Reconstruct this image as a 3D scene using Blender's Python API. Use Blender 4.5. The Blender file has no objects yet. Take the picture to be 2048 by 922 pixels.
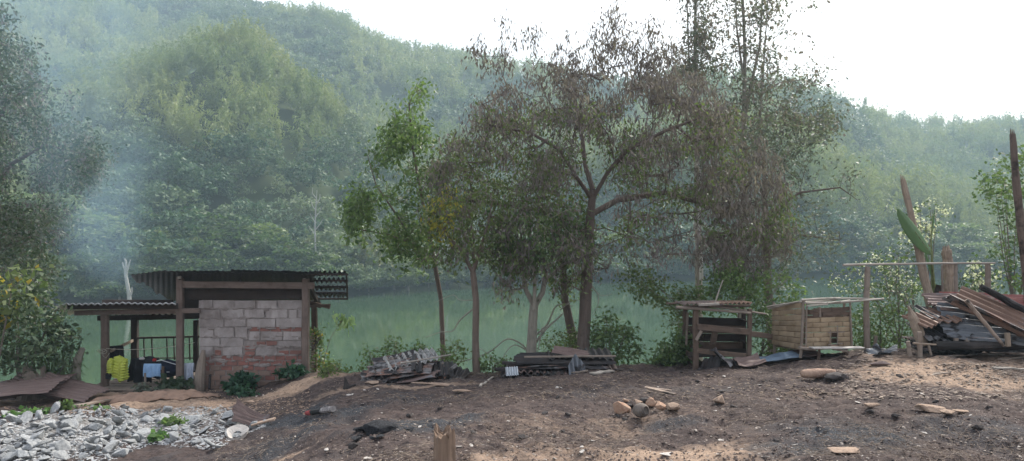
import bpy, bmesh, math, random
import numpy as np
from mathutils import Vector, Matrix
RND = random.Random(11)
RNG = np.random.default_rng(11)
F = 1500.0; CX = 1024.0; CY = 461.0; ZC = 1.7
WATER_Z = -7.0
scene = bpy.context.scene
COL = scene.collection
R = math.radians

def P(px, py, Y):
    return Vector(((px-CX)/F*Y, Y, ZC-(py-CY)/F*Y))
def PA(px, py, Y):
    px = np.asarray(px, float); py = np.asarray(py, float); Y = np.asarray(Y, float)
    return np.stack([(px-CX)/F*Y, Y+0*px, ZC-(py-CY)/F*Y], -1)

# ---------- noise ----------
def _h(ix, iy, iz, seed):
    n = (ix*73856093) ^ (iy*19349663) ^ (iz*83492791) ^ (seed*2654435761 & 0x7fffffff)
    n = (n ^ (n >> 13)) & 0x7fffffff
    n = (n*1274126177) & 0x7fffffff
    n = (n ^ (n >> 16)) & 0xffff
    return n/65535.0
def vnoise(p, seed=0):
    p = np.asarray(p, float)
    i = np.floor(p).astype(np.int64); f = p-i; f = f*f*(3-2*f)
    out = 0
    for dx in (0, 1):
        for dy in (0, 1):
            for dz in (0, 1):
                w = (f[..., 0] if dx else 1-f[..., 0])*(f[..., 1] if dy else 1-f[..., 1])*(f[..., 2] if dz else 1-f[..., 2])
                out = out+w*_h(i[..., 0]+dx, i[..., 1]+dy, i[..., 2]+dz, seed)
    return out*2-1
def fbm(p, octv=4, seed=0, gain=0.5):
    p = np.asarray(p, float); a = 1; s = 0
    for k in range(octv):
        s = s+a*vnoise(p*2**k+k*17.3, seed+k); a *= gain
    return s
def n2(x, y, sc, octv=3, seed=0, gain=.5):
    return fbm(np.stack([x*sc, y*sc, np.zeros_like(x)], -1), octv, seed, gain)

# ---------- scene bookkeeping ----------
def tag(o, label=None, cat=None, group=None, kind=None):
    if label: o['label'] = label
    if cat: o['category'] = cat
    if group: o['group'] = group
    if kind: o['kind'] = kind
    return o
def thing(name, label, cat, loc=(0, 0, 0), group=None):
    o = bpy.data.objects.new(name, None); o.location = loc; o.empty_display_size = .1
    COL.objects.link(o); return tag(o, label, cat, group)
def root_of(o):
    while o.parent: o = o.parent
    return o

class MB:
    """collects vertices and faces (world coordinates) for one mesh"""
    def __init__(s):
        s.v = []; s.f = []; s.m = []; s.st = []; s.n = 0; s.mi = 0
    def add(s, verts, faces, st=None):
        verts = [tuple(q) for q in verts]
        s.v += verts
        s.st += ([tuple(q) for q in st] if st is not None else [(0, 0)]*len(verts))
        for fc in faces:
            s.f.append(tuple(i+s.n for i in fc)); s.m.append(s.mi)
        s.n += len(verts)
    def beam(s, p0, p1, w, h, up=(0, 0, 1), rough=0.0, seg=1, bow=0.0, taper=1.0):
        """a sawn or split timber from p0 to p1; w across, h along 'up'"""
        p0 = Vector(p0); p1 = Vector(p1); d = p1-p0; L = d.length or 1e-6; d = d/L
        upv = Vector(up)
        if abs(d.dot(upv)) > .95: upv = Vector((0, 1, 0))
        side = d.cross(upv).normalized(); upv = side.cross(d).normalized()
        t0 = RND.random()*20; vs = []; st = []; fs = []
        seg = max(seg, int(L/.25) if rough else 1)
        c = min(w, h)*.12
        prof = [(-w/2+c, -h/2), (w/2-c, -h/2), (w/2, -h/2+c), (w/2, h/2-c), (w/2-c, h/2), (-w/2+c, h/2), (-w/2, h/2-c), (-w/2, -h/2+c)]
        for k in range(seg+1):
            u = k/seg; sc = 1+(taper-1)*u
            ox = RND.uniform(-1, 1)*rough; oy = RND.uniform(-1, 1)*rough+bow*4*u*(1-u)
            base = p0+d*(L*u)+side*ox+upv*oy
            if k in (0, seg): base = base+d*RND.uniform(-1, 1)*rough
            for j, (a, b) in enumerate(prof):
                vs.append(base+side*(a*sc+RND.uniform(-1, 1)*rough*.25)+upv*(b*sc+RND.uniform(-1, 1)*rough*.25)); st.append((t0+L*u, t0+j*.03))
        for k in range(seg):
            for j in range(8):
                a = k*8+j; b = k*8+(j+1) % 8
                fs.append((a, b, b+8, a+8))
        fs.append(tuple(range(7, -1, -1))); fs.append(tuple(seg*8+j for j in range(8)))
        s.add(vs, fs, st)
    def tube(s, pts, rad, n=6, lump=0.0, cap=True):
        pts = [Vector(p) for p in pts]; m = len(pts)
        if not hasattr(rad, '__len__'): rad = [rad]*m
        t0 = RND.random()*20; vs = []; st = []; fs = []; prev = None; L = 0
        for k in range(m):
            d = (pts[min(k+1, m-1)]-pts[max(k-1, 0)])
            d = d.normalized() if d.length > 1e-9 else Vector((0, 0, 1))
            if prev is None:
                prev = d.cross(Vector((.31, .9, .17))).normalized()
            a = (prev-d*prev.dot(d)); a = a.normalized() if a.length > 1e-6 else d.orthogonal().normalized()
            prev = a; b = d.cross(a)
            if k: L += (pts[k]-pts[k-1]).length
            for j in range(n):
                th = 2*math.pi*j/n; r = rad[k]*(1+lump*RND.uniform(-1, 1))
                vs.append(pts[k]+a*(math.cos(th)*r)+b*(math.sin(th)*r)); st.append((t0+L, t0+j/n*max(rad)*6))
        for k in range(m-1):
            for j in range(n):
                p = k*n+j; q = k*n+(j+1) % n
                fs.append((p, q, q+n, p+n))
        if cap:
            fs.append(tuple(range(n-1, -1, -1))); fs.append(tuple((m-1)*n+j for j in range(n)))
        s.add(vs, fs, st)
    def box(s, c, size, rz=0.0, jit=0.0):
        c = Vector(c); hx, hy, hz = [q/2 for q in size]; cs, sn = math.cos(rz), math.sin(rz); vs = []
        for sx in (-1, 1):
            for sy in (-1, 1):
                for sz in (-1, 1):
                    x = sx*hx+RND.uniform(-1, 1)*jit; y = sy*hy+RND.uniform(-1, 1)*jit; z = sz*hz+RND.uniform(-1, 1)*jit
                    vs.append(c+Vector((x*cs-y*sn, x*sn+y*cs, z)))
        s.add(vs, [(0, 1, 3, 2), (4, 6, 7, 5), (0, 4, 5, 1), (2, 3, 7, 6), (0, 2, 6, 4), (1, 5, 7, 3)], [(RND.random()*9, k*.1) for k in range(8)])
    def sheet(s, grid, thick=0.0, mask=None):
        """grid: array (nu,nv,3); a closed thin sheet when thick>0"""
        g = np.asarray(grid, float); nu, nv = g.shape[:2]
        du = np.gradient(g, axis=0); dv = np.gradient(g, axis=1); nn = np.cross(du, dv)
        nn /= np.linalg.norm(nn, axis=2, keepdims=True)+1e-9
        st = [(i/max(nu-1, 1), j/max(nv-1, 1)) for i in range(nu) for j in range(nv)]
        A = (g+nn*thick/2).reshape(-1, 3); fs = []
        idx = lambda i, j: i*nv+j
        ok = lambda i, j: mask is None or mask[i][j]
        for i in range(nu-1):
            for j in range(nv-1):
                if ok(i, j): fs.append((idx(i, j), idx(i+1, j), idx(i+1, j+1), idx(i, j+1)))
        if thick > 0:
            B = (g-nn*thick/2).reshape(-1, 3); N = nu*nv
            top = list(fs)
            edges = {}
            for fc in top:
                for k in range(4):
                    a, b = fc[k], fc[(k+1) % 4]
                    if (b, a) in edges: del edges[(b, a)]
                    else: edges[(a, b)] = 1
            fs += [tuple(N+q for q in reversed(fc)) for fc in top]
            fs += [(b, a, a+N, b+N) for (a, b) in edges]
            s.add(np.concatenate([A, B]), fs, st+st)
        else:
            s.add(A, fs, st)
    def build(s, name, mats, parent=None, smooth=False, origin=None):
        me = bpy.data.meshes.new(name)
        V = np.array(s.v, float).reshape(-1, 3)
        if parent is not None:
            r = root_of(parent); org = np.array(r.location)
        elif origin is not None: org = np.array(origin, float)
        else:
            lo = V.min(0); hi = V.max(0); org = np.array([(lo[0]+hi[0])/2, (lo[1]+hi[1])/2, lo[2]])
        me.from_pydata((V-org).tolist(), [], s.f)
        a = me.attributes.new('st', 'FLOAT_VECTOR', 'POINT')
        S = np.zeros((len(V), 3)); S[:, :2] = np.array(s.st, float).reshape(-1, 2); a.data.foreach_set('vector', S.ravel())
        if not isinstance(mats, (list, tuple)): mats = [mats]
        for m in mats: me.materials.append(m)
        if len(mats) > 1: me.polygons.foreach_set('material_index', s.m)
        if smooth: me.polygons.foreach_set('use_smooth', [True]*len(me.polygons))
        me.update()
        if getattr(s, 'recalc', False):
            bm = bmesh.new(); bm.from_mesh(me); bmesh.ops.remove_doubles(bm, verts=bm.verts, dist=1e-5); bmesh.ops.recalc_face_normals(bm, faces=bm.faces); bm.to_mesh(me); bm.free()
        o = bpy.data.objects.new(name, me); COL.objects.link(o)
        if parent is not None: o.parent = parent
        else: o.location = org
        return o

def np_mesh(name, verts, k, mat, parent=None, attrs=None, origin=None):
    """verts (N*k,3): N separate k-gons, fast"""
    verts = np.asarray(verts, np.float32).reshape(-1, 3)
    org = np.array(root_of(parent).location if parent is not None else (origin if origin is not None else (0, 0, 0)), np.float32)
    nv = len(verts); nf = nv//k
    me = bpy.data.meshes.new(name)
    me.vertices.add(nv); me.vertices.foreach_set('co', (verts-org).ravel())
    me.loops.add(nv); me.loops.foreach_set('vertex_index', np.arange(nv, dtype=np.int32))
    me.polygons.add(nf); me.polygons.foreach_set('loop_start', np.arange(0, nv, k, dtype=np.int32))
    me.update(calc_edges=True)
    for an, av in (attrs or {}).items():
        a = me.attributes.new(an, 'FLOAT', 'POINT'); a.data.foreach_set('value', np.asarray(av, np.float32))
    me.materials.append(mat)
    o = bpy.data.objects.new(name, me); COL.objects.link(o)
    if parent is not None: o.parent = parent
    elif origin is not None: o.location = [float(q) for q in org]
    return o

# ---------- materials ----------
class NT:
    def __init__(s, name):
        s.m = bpy.data.materials.new(name); s.m.use_nodes = True; s.t = s.m.node_tree; s.t.nodes.clear()
        s.out = s.t.nodes.new('ShaderNodeOutputMaterial')
    def n(s, typ, **kw):
        nd = s.t.nodes.new(typ)
        for k, v in kw.items():
            if k.startswith('i_'):
                key = k[2:]
                key = int(key) if key.isdigit() else key.replace('_', ' ')
                s.set(nd.inputs[key], v)
            else: setattr(nd, k, v)
        return nd
    def set(s, inp, v):
        if isinstance(v, bpy.types.NodeSocket): s.t.links.new(v, inp)
        elif isinstance(v, (tuple, list)) and len(v) == 3 and inp.type == 'RGBA': inp.default_value = (*v, 1)
        else: inp.default_value = v
    def mix(s, f, a, b, mode='MIX'):
        nd = s.t.nodes.new('ShaderNodeMix'); nd.data_type = 'RGBA'; nd.blend_type = mode
        s.set(nd.inputs[0], f); s.set(nd.inputs[6], a); s.set(nd.inputs[7], b); return nd.outputs[2]
    def noise(s, vec, scale, detail=4, rough=.55, dist=0):
        nd = s.n('ShaderNodeTexNoise'); nd.inputs['Scale'].default_value = scale; nd.inputs['Detail'].default_value = detail
        nd.inputs['Roughness'].default_value = rough; nd.inputs['Distortion'].default_value = dist
        if vec is not None: s.t.links.new(vec, nd.inputs['Vector'])
        return nd.outputs['Fac']
    def ramp(s, fac, lo, hi, a=0.0, b=1.0):
        nd = s.n('ShaderNodeMapRange'); nd.inputs[1].default_value = lo; nd.inputs[2].default_value = hi
        nd.inputs[3].default_value = a; nd.inputs[4].default_value = b; s.set(nd.inputs[0], fac); return nd.outputs[0]
    def math(s, op, a, b=0.0):
        nd = s.n('ShaderNodeMath', operation=op); s.set(nd.inputs[0], a); s.set(nd.inputs[1], b); return nd.outputs[0]
    def geo(s, o='Position'): return s.n('ShaderNodeNewGeometry').outputs[o]
    def obj(s): return s.n('ShaderNodeTexCoord').outputs['Object']
    def attr(s, name, o='Fac'):
        return s.n('ShaderNodeAttribute', attribute_name=name).outputs[o]
    def mapping(s, vec, scale):
        nd = s.n('ShaderNodeMapping'); nd.inputs['Scale'].default_value = scale; s.t.links.new(vec, nd.inputs['Vector']); return nd.outputs[0]
    def bump(s, h, strength=.5, dist=.01):
        nd = s.n('ShaderNodeBump'); nd.inputs['Strength'].default_value = strength; nd.inputs['Distance'].default_value = dist
        s.t.links.new(h, nd.inputs['Height']); return nd.outputs[0]
    def bsdf(s, col, rough=.8, normal=None, spec=.3, metal=0.0):
        b = s.n('ShaderNodeBsdfPrincipled'); s.set(b.inputs['Base Color'], col); s.set(b.inputs['Roughness'], rough)
        s.set(b.inputs['Specular IOR Level'], spec); s.set(b.inputs['Metallic'], metal)
        if normal is not None: s.t.links.new(normal, b.inputs['Normal'])
        return b
    def done(s, sh):
        s.t.links.new(sh, s.out.inputs['Surface']); return s.m

def m_wood(name, c1, c2, rough=.85, char=0.0, cc=(.012, .011, .011), bump=.6):
    t = NT(name); st = t.attr('st', 'Vector')
    rnd = t.n('ShaderNodeObjectInfo').outputs['Random']
    g = t.noise(t.mapping(st, (3, 55, 1)), 1.0, 5, .65, .4)
    g2 = t.noise(t.mapping(st, (2, 6, 1)), 1.0, 3)
    f = t.math('ADD', t.math('MULTIPLY', g, .6), t.math('MULTIPLY', g2, .45))
    col = t.mix(t.ramp(f, .35, .72), c1, c2)
    col = t.mix(t.ramp(t.noise(t.obj(), 9, 3), .5, .75, 0, .5), col, tuple(q*.35 for q in c1))
    if char: col = t.mix(t.ramp(t.noise(t.obj(), 3.5, 5, .6), .62-char*.5, .7-char*.35), col, cc)
    col = t.mix(t.math('MULTIPLY', rnd, .3), col, tuple(q*.5 for q in c2))
    return t.done(t.bsdf(col, rough, t.bump(g, bump, .004)).outputs[0])

def m_metal(name, rust=(.10, .035, .02), rust2=(.22, .10, .055), zinc=(.20, .21, .23), soot=(.014, .013, .014), wr=.5, wz=.3, ws=.4):
    """roofing sheet: zinc, rust and soot in patches; wr/wz/ws push each"""
    t = NT(name); oc = t.obj(); st = t.attr('st', 'Vector'); rnd = t.n('ShaderNodeObjectInfo').outputs['Random']
    off = t.n('ShaderNodeVectorMath', operation='ADD'); t.t.links.new(oc, off.inputs[0])
    cmb = t.n('ShaderNodeCombineXYZ'); t.t.links.new(t.math('MULTIPLY', rnd, 37.0), cmb.inputs[0]); t.t.links.new(cmb.outputs[0], off.inputs[1])
    v = off.outputs[0]
    streak = t.noise(t.mapping(st, (2.5, 26, 1)), 1.0, 4, .6)
    fine = t.noise(v, 60, 4, .6)
    big = t.noise(v, 3.2, 4, .6); big2 = t.noise(t.mapping(v, (1, 1, 1.7)), 5.1, 4, .6, .5)
    rc = t.mix(t.ramp(t.math('ADD', t.math('MULTIPLY', streak, .6), t.math('MULTIPLY', fine, .4)), .35, .65), rust, rust2)
    c = t.mix(t.ramp(t.math('ADD', big, t.math('MULTIPLY', streak, .35)), .72-wz*.4, .82-wz*.4), rc, t.mix(t.ramp(streak, .3, .7), zinc, tuple(q*.55 for q in zinc)))
    c = t.mix(t.ramp(t.math('ADD', big2, t.math('MULTIPLY', streak, .3)), .86-ws*.5, .98-ws*.5), c, t.mix(fine, soot, tuple(q*2.2 for q in soot)))
    return t.done(t.bsdf(c, t.ramp(fine, .3, .7, .45, .8), t.bump(fine, .3, .002), .4, .25).outputs[0])

def m_plain(name, c, c2=None, scale=8.0, rough=.85, bump=.4, bd=.006, island=False, spec=.3, objr=0.0, stain=0.0):
    t = NT(name); n = t.noise(t.obj(), scale, 6, .6); c2 = c2 or tuple(q*.6 for q in c)
    f = t.ramp(n, .35, .65)
    if island: f = t.math('ADD', t.math('MULTIPLY', f, .5), t.math('MULTIPLY', t.geo('Random Per Island'), .5))
    col = t.mix(f, c, c2)
    if objr: col = t.mix(t.math('MULTIPLY', t.n('ShaderNodeObjectInfo').outputs['Random'], objr), col, tuple(q*.35 for q in c))
    if stain: col = t.mix(t.ramp(t.noise(t.mapping(t.geo(), (1.8, 1, 1.1)), 1.7, 6, .65, .5), .42, .66, 0, stain), col, (.13, .105, .095))
    n2_ = t.noise(t.obj(), scale*6, 4, .6)
    return t.done(t.bsdf(col, rough, t.bump(n2_, bump, bd), spec).outputs[0])

def m_leaf(name, c1, c2, c3=None, trans=.35, rough=.5, tint=False, gloss=.25):
    t = NT(name); r = t.geo('Random Per Island'); col = t.mix(r, c1, c2)
    if c3 is not None: col = t.mix(t.ramp(t.noise(t.geo(), .9, 2), .5, .68), col, c3)
    if tint:
        tv = t.attr('tint'); col = t.mix(tv, t.mix(r, c1, c2), t.mix(r, c3, tuple(q*.7 for q in c3)))
    b = t.bsdf(col, rough, None, gloss)
    tr = t.n('ShaderNodeBsdfTranslucent'); t.set(tr.inputs[0], t.mix(.5, col, t.mix(1.0, col, (1.6, 1.9, .9), 'MULTIPLY')))
    mx = t.n('ShaderNodeMixShader'); mx.inputs[0].default_value = trans
    t.t.links.new(b.outputs[0], mx.inputs[1]); t.t.links.new(tr.outputs[0], mx.inputs[2])
    return t.done(mx.outputs[0])
# ---------- camera, light, air ----------
cam = bpy.data.cameras.new('camera'); camo = bpy.data.objects.new('camera', cam); COL.objects.link(camo)
cam.sensor_width = 36; cam.lens = 36*F/2048; cam.clip_start = .05; cam.clip_end = 5000
camo.location = (0, 0, ZC); camo.rotation_euler = (R(90), 0, 0); scene.camera = camo
SUN_EL, SUN_AZ = 44.0, 38.0            # azimuth measured from +Y towards +X
w = bpy.data.worlds.new("World"); scene.world = w; w.use_nodes = True; wt = w.node_tree
sky = wt.nodes.new('ShaderNodeTexSky'); sky.sky_type = 'NISHITA'; sky.sun_disc = False
sky.sun_elevation = R(SUN_EL); sky.sun_rotation = R(SUN_AZ); sky.air_density = 1.2; sky.dust_density = 5.0; sky.ozone_density = 1.0
bg = wt.nodes['Background']; bg.inputs[1].default_value = .135
mx = wt.nodes.new('ShaderNodeMix'); mx.data_type = 'RGBA'; mx.inputs[0].default_value = .5
mx.inputs[7].default_value = (8.2, 8.0, 8.3, 1)      # thin bright overcast veil
wt.links.new(sky.outputs[0], mx.inputs[6]); wt.links.new(mx.outputs[2], bg.inputs[0])
sun = bpy.data.lights.new('sun', 'SUN'); sun.energy = 4.2; sun.angle = R(9); sun.color = (1, .95, .88)
suno = bpy.data.objects.new('sun', sun); COL.objects.link(suno)
sd = Vector((math.sin(R(SUN_AZ))*math.cos(R(SUN_EL)), math.cos(R(SUN_AZ))*math.cos(R(SUN_EL)), math.sin(R(SUN_EL))))
suno.rotation_euler = sd.to_track_quat('Z', 'Y').to_euler(); suno.location = (0, 0, 60)
vs = scene.view_settings; vs.view_transform = 'Standard'; vs.look = 'None'; vs.exposure = 0.72; vs.gamma = 1; vs.use_curve_mapping = False
scene.cycles.use_denoising = True; scene.cycles.sample_clamp_indirect = 4.0; scene.cycles.use_adaptive_sampling = False
scene.cycles.max_bounces = 6; scene.cycles.diffuse_bounces = 3; scene.cycles.glossy_bounces = 2; scene.cycles.transmission_bounces = 3
scene.cycles.volume_bounces = 1; scene.cycles.transparent_max_bounces = 6
scene.cycles.volume_step_rate = 1.0; scene.cycles.volume_max_steps = 64

hz = MB(); hz.box((0, 380, 75), (2400, 900, 168)); haze_mat = NT('haze_air')
pv = haze_mat.n('ShaderNodeVolumePrincipled'); pv.inputs['Color'].default_value = (.64, .85, 1.0, 1); pv.inputs['Density'].default_value = .00082; pv.inputs['Anisotropy'].default_value = .0
haze_mat.t.links.new(pv.outputs[0], haze_mat.out.inputs['Volume'])
HAZE = tag(hz.build('haze', haze_mat.m), kind='stuff', label='pale blue valley haze filling the air', cat='haze')

# ---------- near ground ----------
KX = [-600, 0, 300, 500, 600, 660, 740, 800, 1000, 1200, 1400, 1500, 1600, 1800, 2048, 2500]
KCY = [800, 790, 786, 782, 770, 757, 756, 760, 750, 738, 733, 724, 714, 704, 703, 700]    # photo row of the terrace edge
KYC = [13.6, 13.4, 13.4, 13.4, 12.6, 11.4, 11.1, 11, 11, 11.2, 11.0, 11.0, 11.0, 11.2, 11.4, 11.6]
NX = [-600, 0, 300, 500, 640, 800, 1200, 1600, 2500]
NZ = [-.62, -.60, -.50, -.27, -.12, 0, .02, .06, .08]
def ground_z(x, Y, detail=True):
    x = np.asarray(x, float); Y = np.asarray(Y, float)
    Ys = np.maximum(Y, 1.5); px = np.clip(CX+F*x/Ys, -600, 2500)
    yc = np.interp(px, KX, KYC); zc = ZC-(np.interp(px, KX, KCY)-CY)/F*yc
    zn = np.interp(px, NX, NZ)*np.clip(Ys/5.5, .2, 1)
    t = np.clip((Y-5.8)/(yc-5.8), 0, 1)
    z = zn*(1-t)+zc*t
    d = np.maximum(Y-yc-.25, 0)
    z = z-.62*d*d/(d+.8)
    z = np.maximum(z, WATER_Z-2.0)
    if detail:
        fade = np.clip(1.4-d*.15, .3, 1)
        z = z+fade*(.05*n2(x, Y, .9, 2, 3)+.034*n2(x, Y, 3.1, 2, 5)+.020*n2(x, Y, 9, 2, 9)+.009*n2(x, Y, 26, 2, 13))
        # small earth mounds
        for (mx_, my_, w_, h_) in MOUNDS:
            z = z+h_*np.exp(-((x-mx_)**2+((Y-my_)*.8)**2)/w_**2)
    return z
MOUNDS = []
def gpt(px, py, lift=0.0):
    """where the view ray through this photo point meets the ground"""
    Y = np.linspace(4.2, 14.5, 1040); p = PA(np.full_like(Y, px), np.full_like(Y, py), Y)
    dz = p[:, 2]-ground_z(p[:, 0], Y); k = np.argmax(dz < 0) if (dz < 0).any() else np.argmin(np.abs(dz[:800]))
    return Vector((p[k, 0], Y[k], float(ground_z(p[k, 0], Y[k]))+lift))
def gz(x, Y): return float(ground_z(np.array([x]), np.array([Y]))[0])
_m = []
for (px, py, w_, h_) in [(600, 778, .55, .13), (690, 762, .5, .05), (300, 800, .9, .08), (420, 800, .5, .06), (1190, 745, .5, .05), (1800, 722, .7, .05), (150, 850, .9, .10), (330, 845, .8, .08), (40, 880, .7, .08)]:
    p = gpt(px, py); _m.append((p.x, p.y, w_, h_))
MOUNDS = _m

def graded(lo, hi, flo, fhi, fine, coarse):
    a = list(np.arange(flo, fhi, fine)); s = fine; x = fhi
    while x < hi: a.append(x); s = min(s*1.25, coarse); x += s
    a.append(hi); s = fine; x = flo-fine
    while x > lo: a.insert(0, x); s = min(s*1.25, coarse); x -= s
    a.insert(0, lo); return np.array(a)
gx = graded(-120, 120, -9.5, 9.5, .032, 6); gy = graded(-60, 60, 4.6, 14.2, .030, 4)
GX, GY = np.meshgrid(gx, gy, indexing='ij'); GZ = ground_z(GX, GY)
nu, nv = GX.shape
me = bpy.data.meshes.new('ground'); V = np.stack([GX, GY, GZ], -1).reshape(-1, 3)
I = np.arange(nu*nv).reshape(nu, nv); Q = np.stack([I[:-1, :-1], I[1:, :-1], I[1:, 1:], I[:-1, 1:]], -1).reshape(-1, 4)
me.vertices.add(len(V)); me.vertices.foreach_set('co', V.ravel())
me.loops.add(Q.size); me.loops.foreach_set('vertex_index', Q.ravel().astype(np.int32)); me.polygons.add(len(Q)); me.polygons.foreach_set('loop_start', np.arange(0, Q.size, 4, dtype=np.int32))
me.update(calc_edges=True); me.polygons.foreach_set('use_smooth', [True]*len(Q))
def blob_mask(blobs, seed, rag=.55):
    m = np.zeros(V.shape[0]); nz = n2(V[:, 0], V[:, 1], 1.6, 4, seed, .6)
    for (px, py, rx, ry, s) in blobs:            # rx, ry in metres on the ground
        c = gpt(px, py); d = np.sqrt(((V[:, 0]-c.x)/rx)**2+((V[:, 1]-c.y)/ry)**2)
        m = np.maximum(m, s*np.clip(1.25-d+nz*rag, 0, 1))
    return m
tan = blob_mask([(100, 800, 2.6, .8, 1), (330, 805, 1.5, 1.1, 1), (590, 775, .9, .9, 1), (860, 772, 1.2, .22, .8), (1900, 752, 1.6, 1.1, 1), (2048, 775, 1.2, .9, 1),
                 (1990, 725, 1.4, .9, .8), (1250, 912, 1.0, .45, 1), (1000, 915, .5, .2, .7), (1150, 850, 1.2, .8, .38), (1700, 785, .9, .4, .3), (570, 915, .3, .2, .9), (1660, 905, .35, .2, .6)], 31)
ash = blob_mask([(600, 840, 1.2, 1.0, .8), (900, 800, 1.8, .6, .55), (1450, 780, 2.0, .7, .4), (1850, 870, 1.6, .6, .5), (790, 850, .75, .6, 1), (560, 880, 1.0, .8, .75), (700, 900, .8, .4, .5), (1750, 880, 1.0, .55, .8), (1960, 850, .8, .6, .6), (1350, 845, .35, .3, .7), (1600, 850, 1.2, .6, .45), (1420, 800, .5, .4, .3), (400, 910, .9, .5, .5)], 47)
rub = blob_mask([(60, 870, 1.6, 1.3, 1), (250, 850, 1.3, 1.1, 1), (420, 830, .9, .6, .9), (120, 830, 1.3, .6, .7)], 53, .4)
grn = np.clip((V[:, 1]-np.interp(np.clip(CX+F*V[:, 0]/np.maximum(V[:, 1], 1.5), -600, 2500), KX, KYC)-.15)*1.3, 0, 1)*(V[:, 1] > 5)
for an, av in (('tan', tan), ('ash', ash), ('rubble', rub), ('bank', grn)):
    a = me.attributes.new(an, 'FLOAT', 'POINT'); a.data.foreach_set('value', av.astype(np.float32))
t = NT('burnt_soil'); pos = t.geo()
nA = t.noise(pos, 2.3, 6, .62); nB = t.noise(pos, 22, 5, .65); nC = t.noise(pos, 95, 3, .6); nD = t.noise(t.mapping(pos, (1, 2.2, 1)), 7, 5, .65, .6)
base = t.mix(t.ramp(nB, .35, .68), (.026, .020, .019), (.088, .068, .063))
base = t.mix(t.ramp(nA, .45, .65, 0, .55), base, (.11, .082, .07))
base = t.mix(t.ramp(nD, .52, .68, 0, .75), base, (.028, .021, .022))
tanc = t.mix(t.ramp(nB, .3, .7), (.21, .15, .11), (.36, .265, .195))
tf = t.ramp(t.math('ADD', t.attr('tan'), t.math('MULTIPLY', t.math('SUBTRACT', nD, .5), 1.5)), .2, 1.0)
c = t.mix(tf, base, tanc)
ashc = t.mix(t.ramp(nC, .4, .65), (.014, .0145, .017), (.075, .08, .088))
af = t.ramp(t.math('ADD', t.attr('ash'), t.math('MULTIPLY', t.math('SUBTRACT', nA, .5), .9)), .3, .8)
c = t.mix(af, c, ashc)
rubc = t.mix(t.ramp(nB, .35, .65), (.10, .095, .09), (.27, .27, .265))
c = t.mix(t.ramp(t.math('ADD', t.attr('rubble'), t.math('MULTIPLY', t.math('SUBTRACT', nB, .5), .8)), .35, .8, 0, .9), c, rubc)
vor = t.n('ShaderNodeTexVoronoi'); vor.inputs['Scale'].default_value = 34; t.t.links.new(pos, vor.inputs['Vector'])
spk = t.math('MULTIPLY', t.ramp(vor.outputs['Distance'], .16, .10), t.ramp(nB, .55, .6))
c = t.mix(spk, c, (.42, .37, .33))
c = t.mix(t.attr('bank'), c, t.mix(nB, (.05, .055, .025), (.13, .10, .06)))
h = t.math('ADD', t.math('MULTIPLY', nB, 1.0), t.math('MULTIPLY', nC, .45))
me.materials.append(t.done(t.bsdf(c, .95, t.bump(h, .75, .018), .15).outputs[0]))
g = bpy.data.objects.new('ground', me); COL.objects.link(g); tag(g, kind='structure')

# ---------- water ----------
SPX = [-900, 0, 250, 450, 700, 850, 1000, 1200, 1600, 2048, 3200]
SPY = [620, 613, 607, 600, 592, 579, 571, 562, 556, 552, 548]
t = NT('river_water'); pos = t.geo()
wn = t.noise(t.mapping(pos, (.9, .35, 1)), 1.3, 4, .6)
b = t.bsdf((.036, .070, .036), .05, t.bump(wn, .045, .25), .5)
mb = MB(); gridw = np.array([[(-500+1000*i/20, 9+210*j/20, WATER_Z) for i in range(21)] for j in range(21)]); mb.sheet(gridw)
wo = mb.build('water', t.done(b.outputs[0])); tag(wo, kind='structure')

# ---------- hillside across the river ----------
RPX = [-900, -300, 0, 290, 400, 520, 600, 690, 740, 800, 880, 950, 1050, 1150, 1300, 1420, 1500, 1640, 1720, 1760, 1850, 2048, 2600, 3200]
RPY = [-60, -90, -60, 8, 10, 18, 30, 52, 84, 110, 120, 132, 150, 165, 172, 168, 176, 206, 234, 248, 258, 268, 310, 330]
C1X = [-900, 0, 100, 250, 420, 520, 560, 640, 720, 800, 900, 1050, 1200, 1400, 1600, 1750, 1900, 2048, 2400, 3200]   # front spur crest
C1Y = [330, 250, 205, 165, 152, 185, 225, 270, 330, 400, 430, 420, 380, 330, 330, 400, 440, 430, 400, 400]
def hill_nodes(px):
    y0 = 8.7*F/(np.interp(px, SPX, SPY)-CY)
    ys = y0+np.interp(px, [0, 400, 700, 900, 1300, 1700, 2048], [95, 95, 80, 55, 70, 60, 50])
    yd = ys+28; yr = np.interp(px, [0, 600, 1000, 1500, 1720, 1790, 2048], [400, 390, 370, 320, 300, 400, 430])
    zs = ZC-(np.interp(px, C1X, C1Y)-CY)/F*ys; zr = ZC-(np.interp(px, RPX, RPY)-CY)/F*yr
    zd = zs-3+np.interp(px, [0, 500, 800, 2048], [0, 0, 4, 6])
    return y0, ys, yd, yr, zs, zd, zr
def hill_z(x, Y, rough=True):
    px = CX+F*x/Y; y0, ys, yd, yr, zs, zd, zr = hill_nodes(px)
    z = np.where(Y < ys, WATER_Z+(zs-WATER_Z)*(np.clip((Y-y0)/(ys-y0), -.2, 1))**1.0,
        np.where(Y < yd, zs+(zd-zs)*(Y-ys)/(yd-ys), np.where(Y < yr, zd+(zr-zd)*((Y-yd)/(yr-yd)), zr-(Y-yr)*.35)))
    if rough:
        e = np.clip((Y-y0)/25, 0, 1)*np.clip(np.abs(Y-yr)/60, .25, 1)
        z = z+e*(8.5*n2(x, Y, .018, 3, 71)+1.5*n2(x, Y, .07, 2, 77))
    return z
pxs = np.linspace(-900, 3200, 260); tt = np.linspace(0, 1, 130)
PX, TT = np.meshgrid(pxs, tt, indexing='ij'); y0, ys, yd, yr, *_ = hill_nodes(PX)
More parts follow.
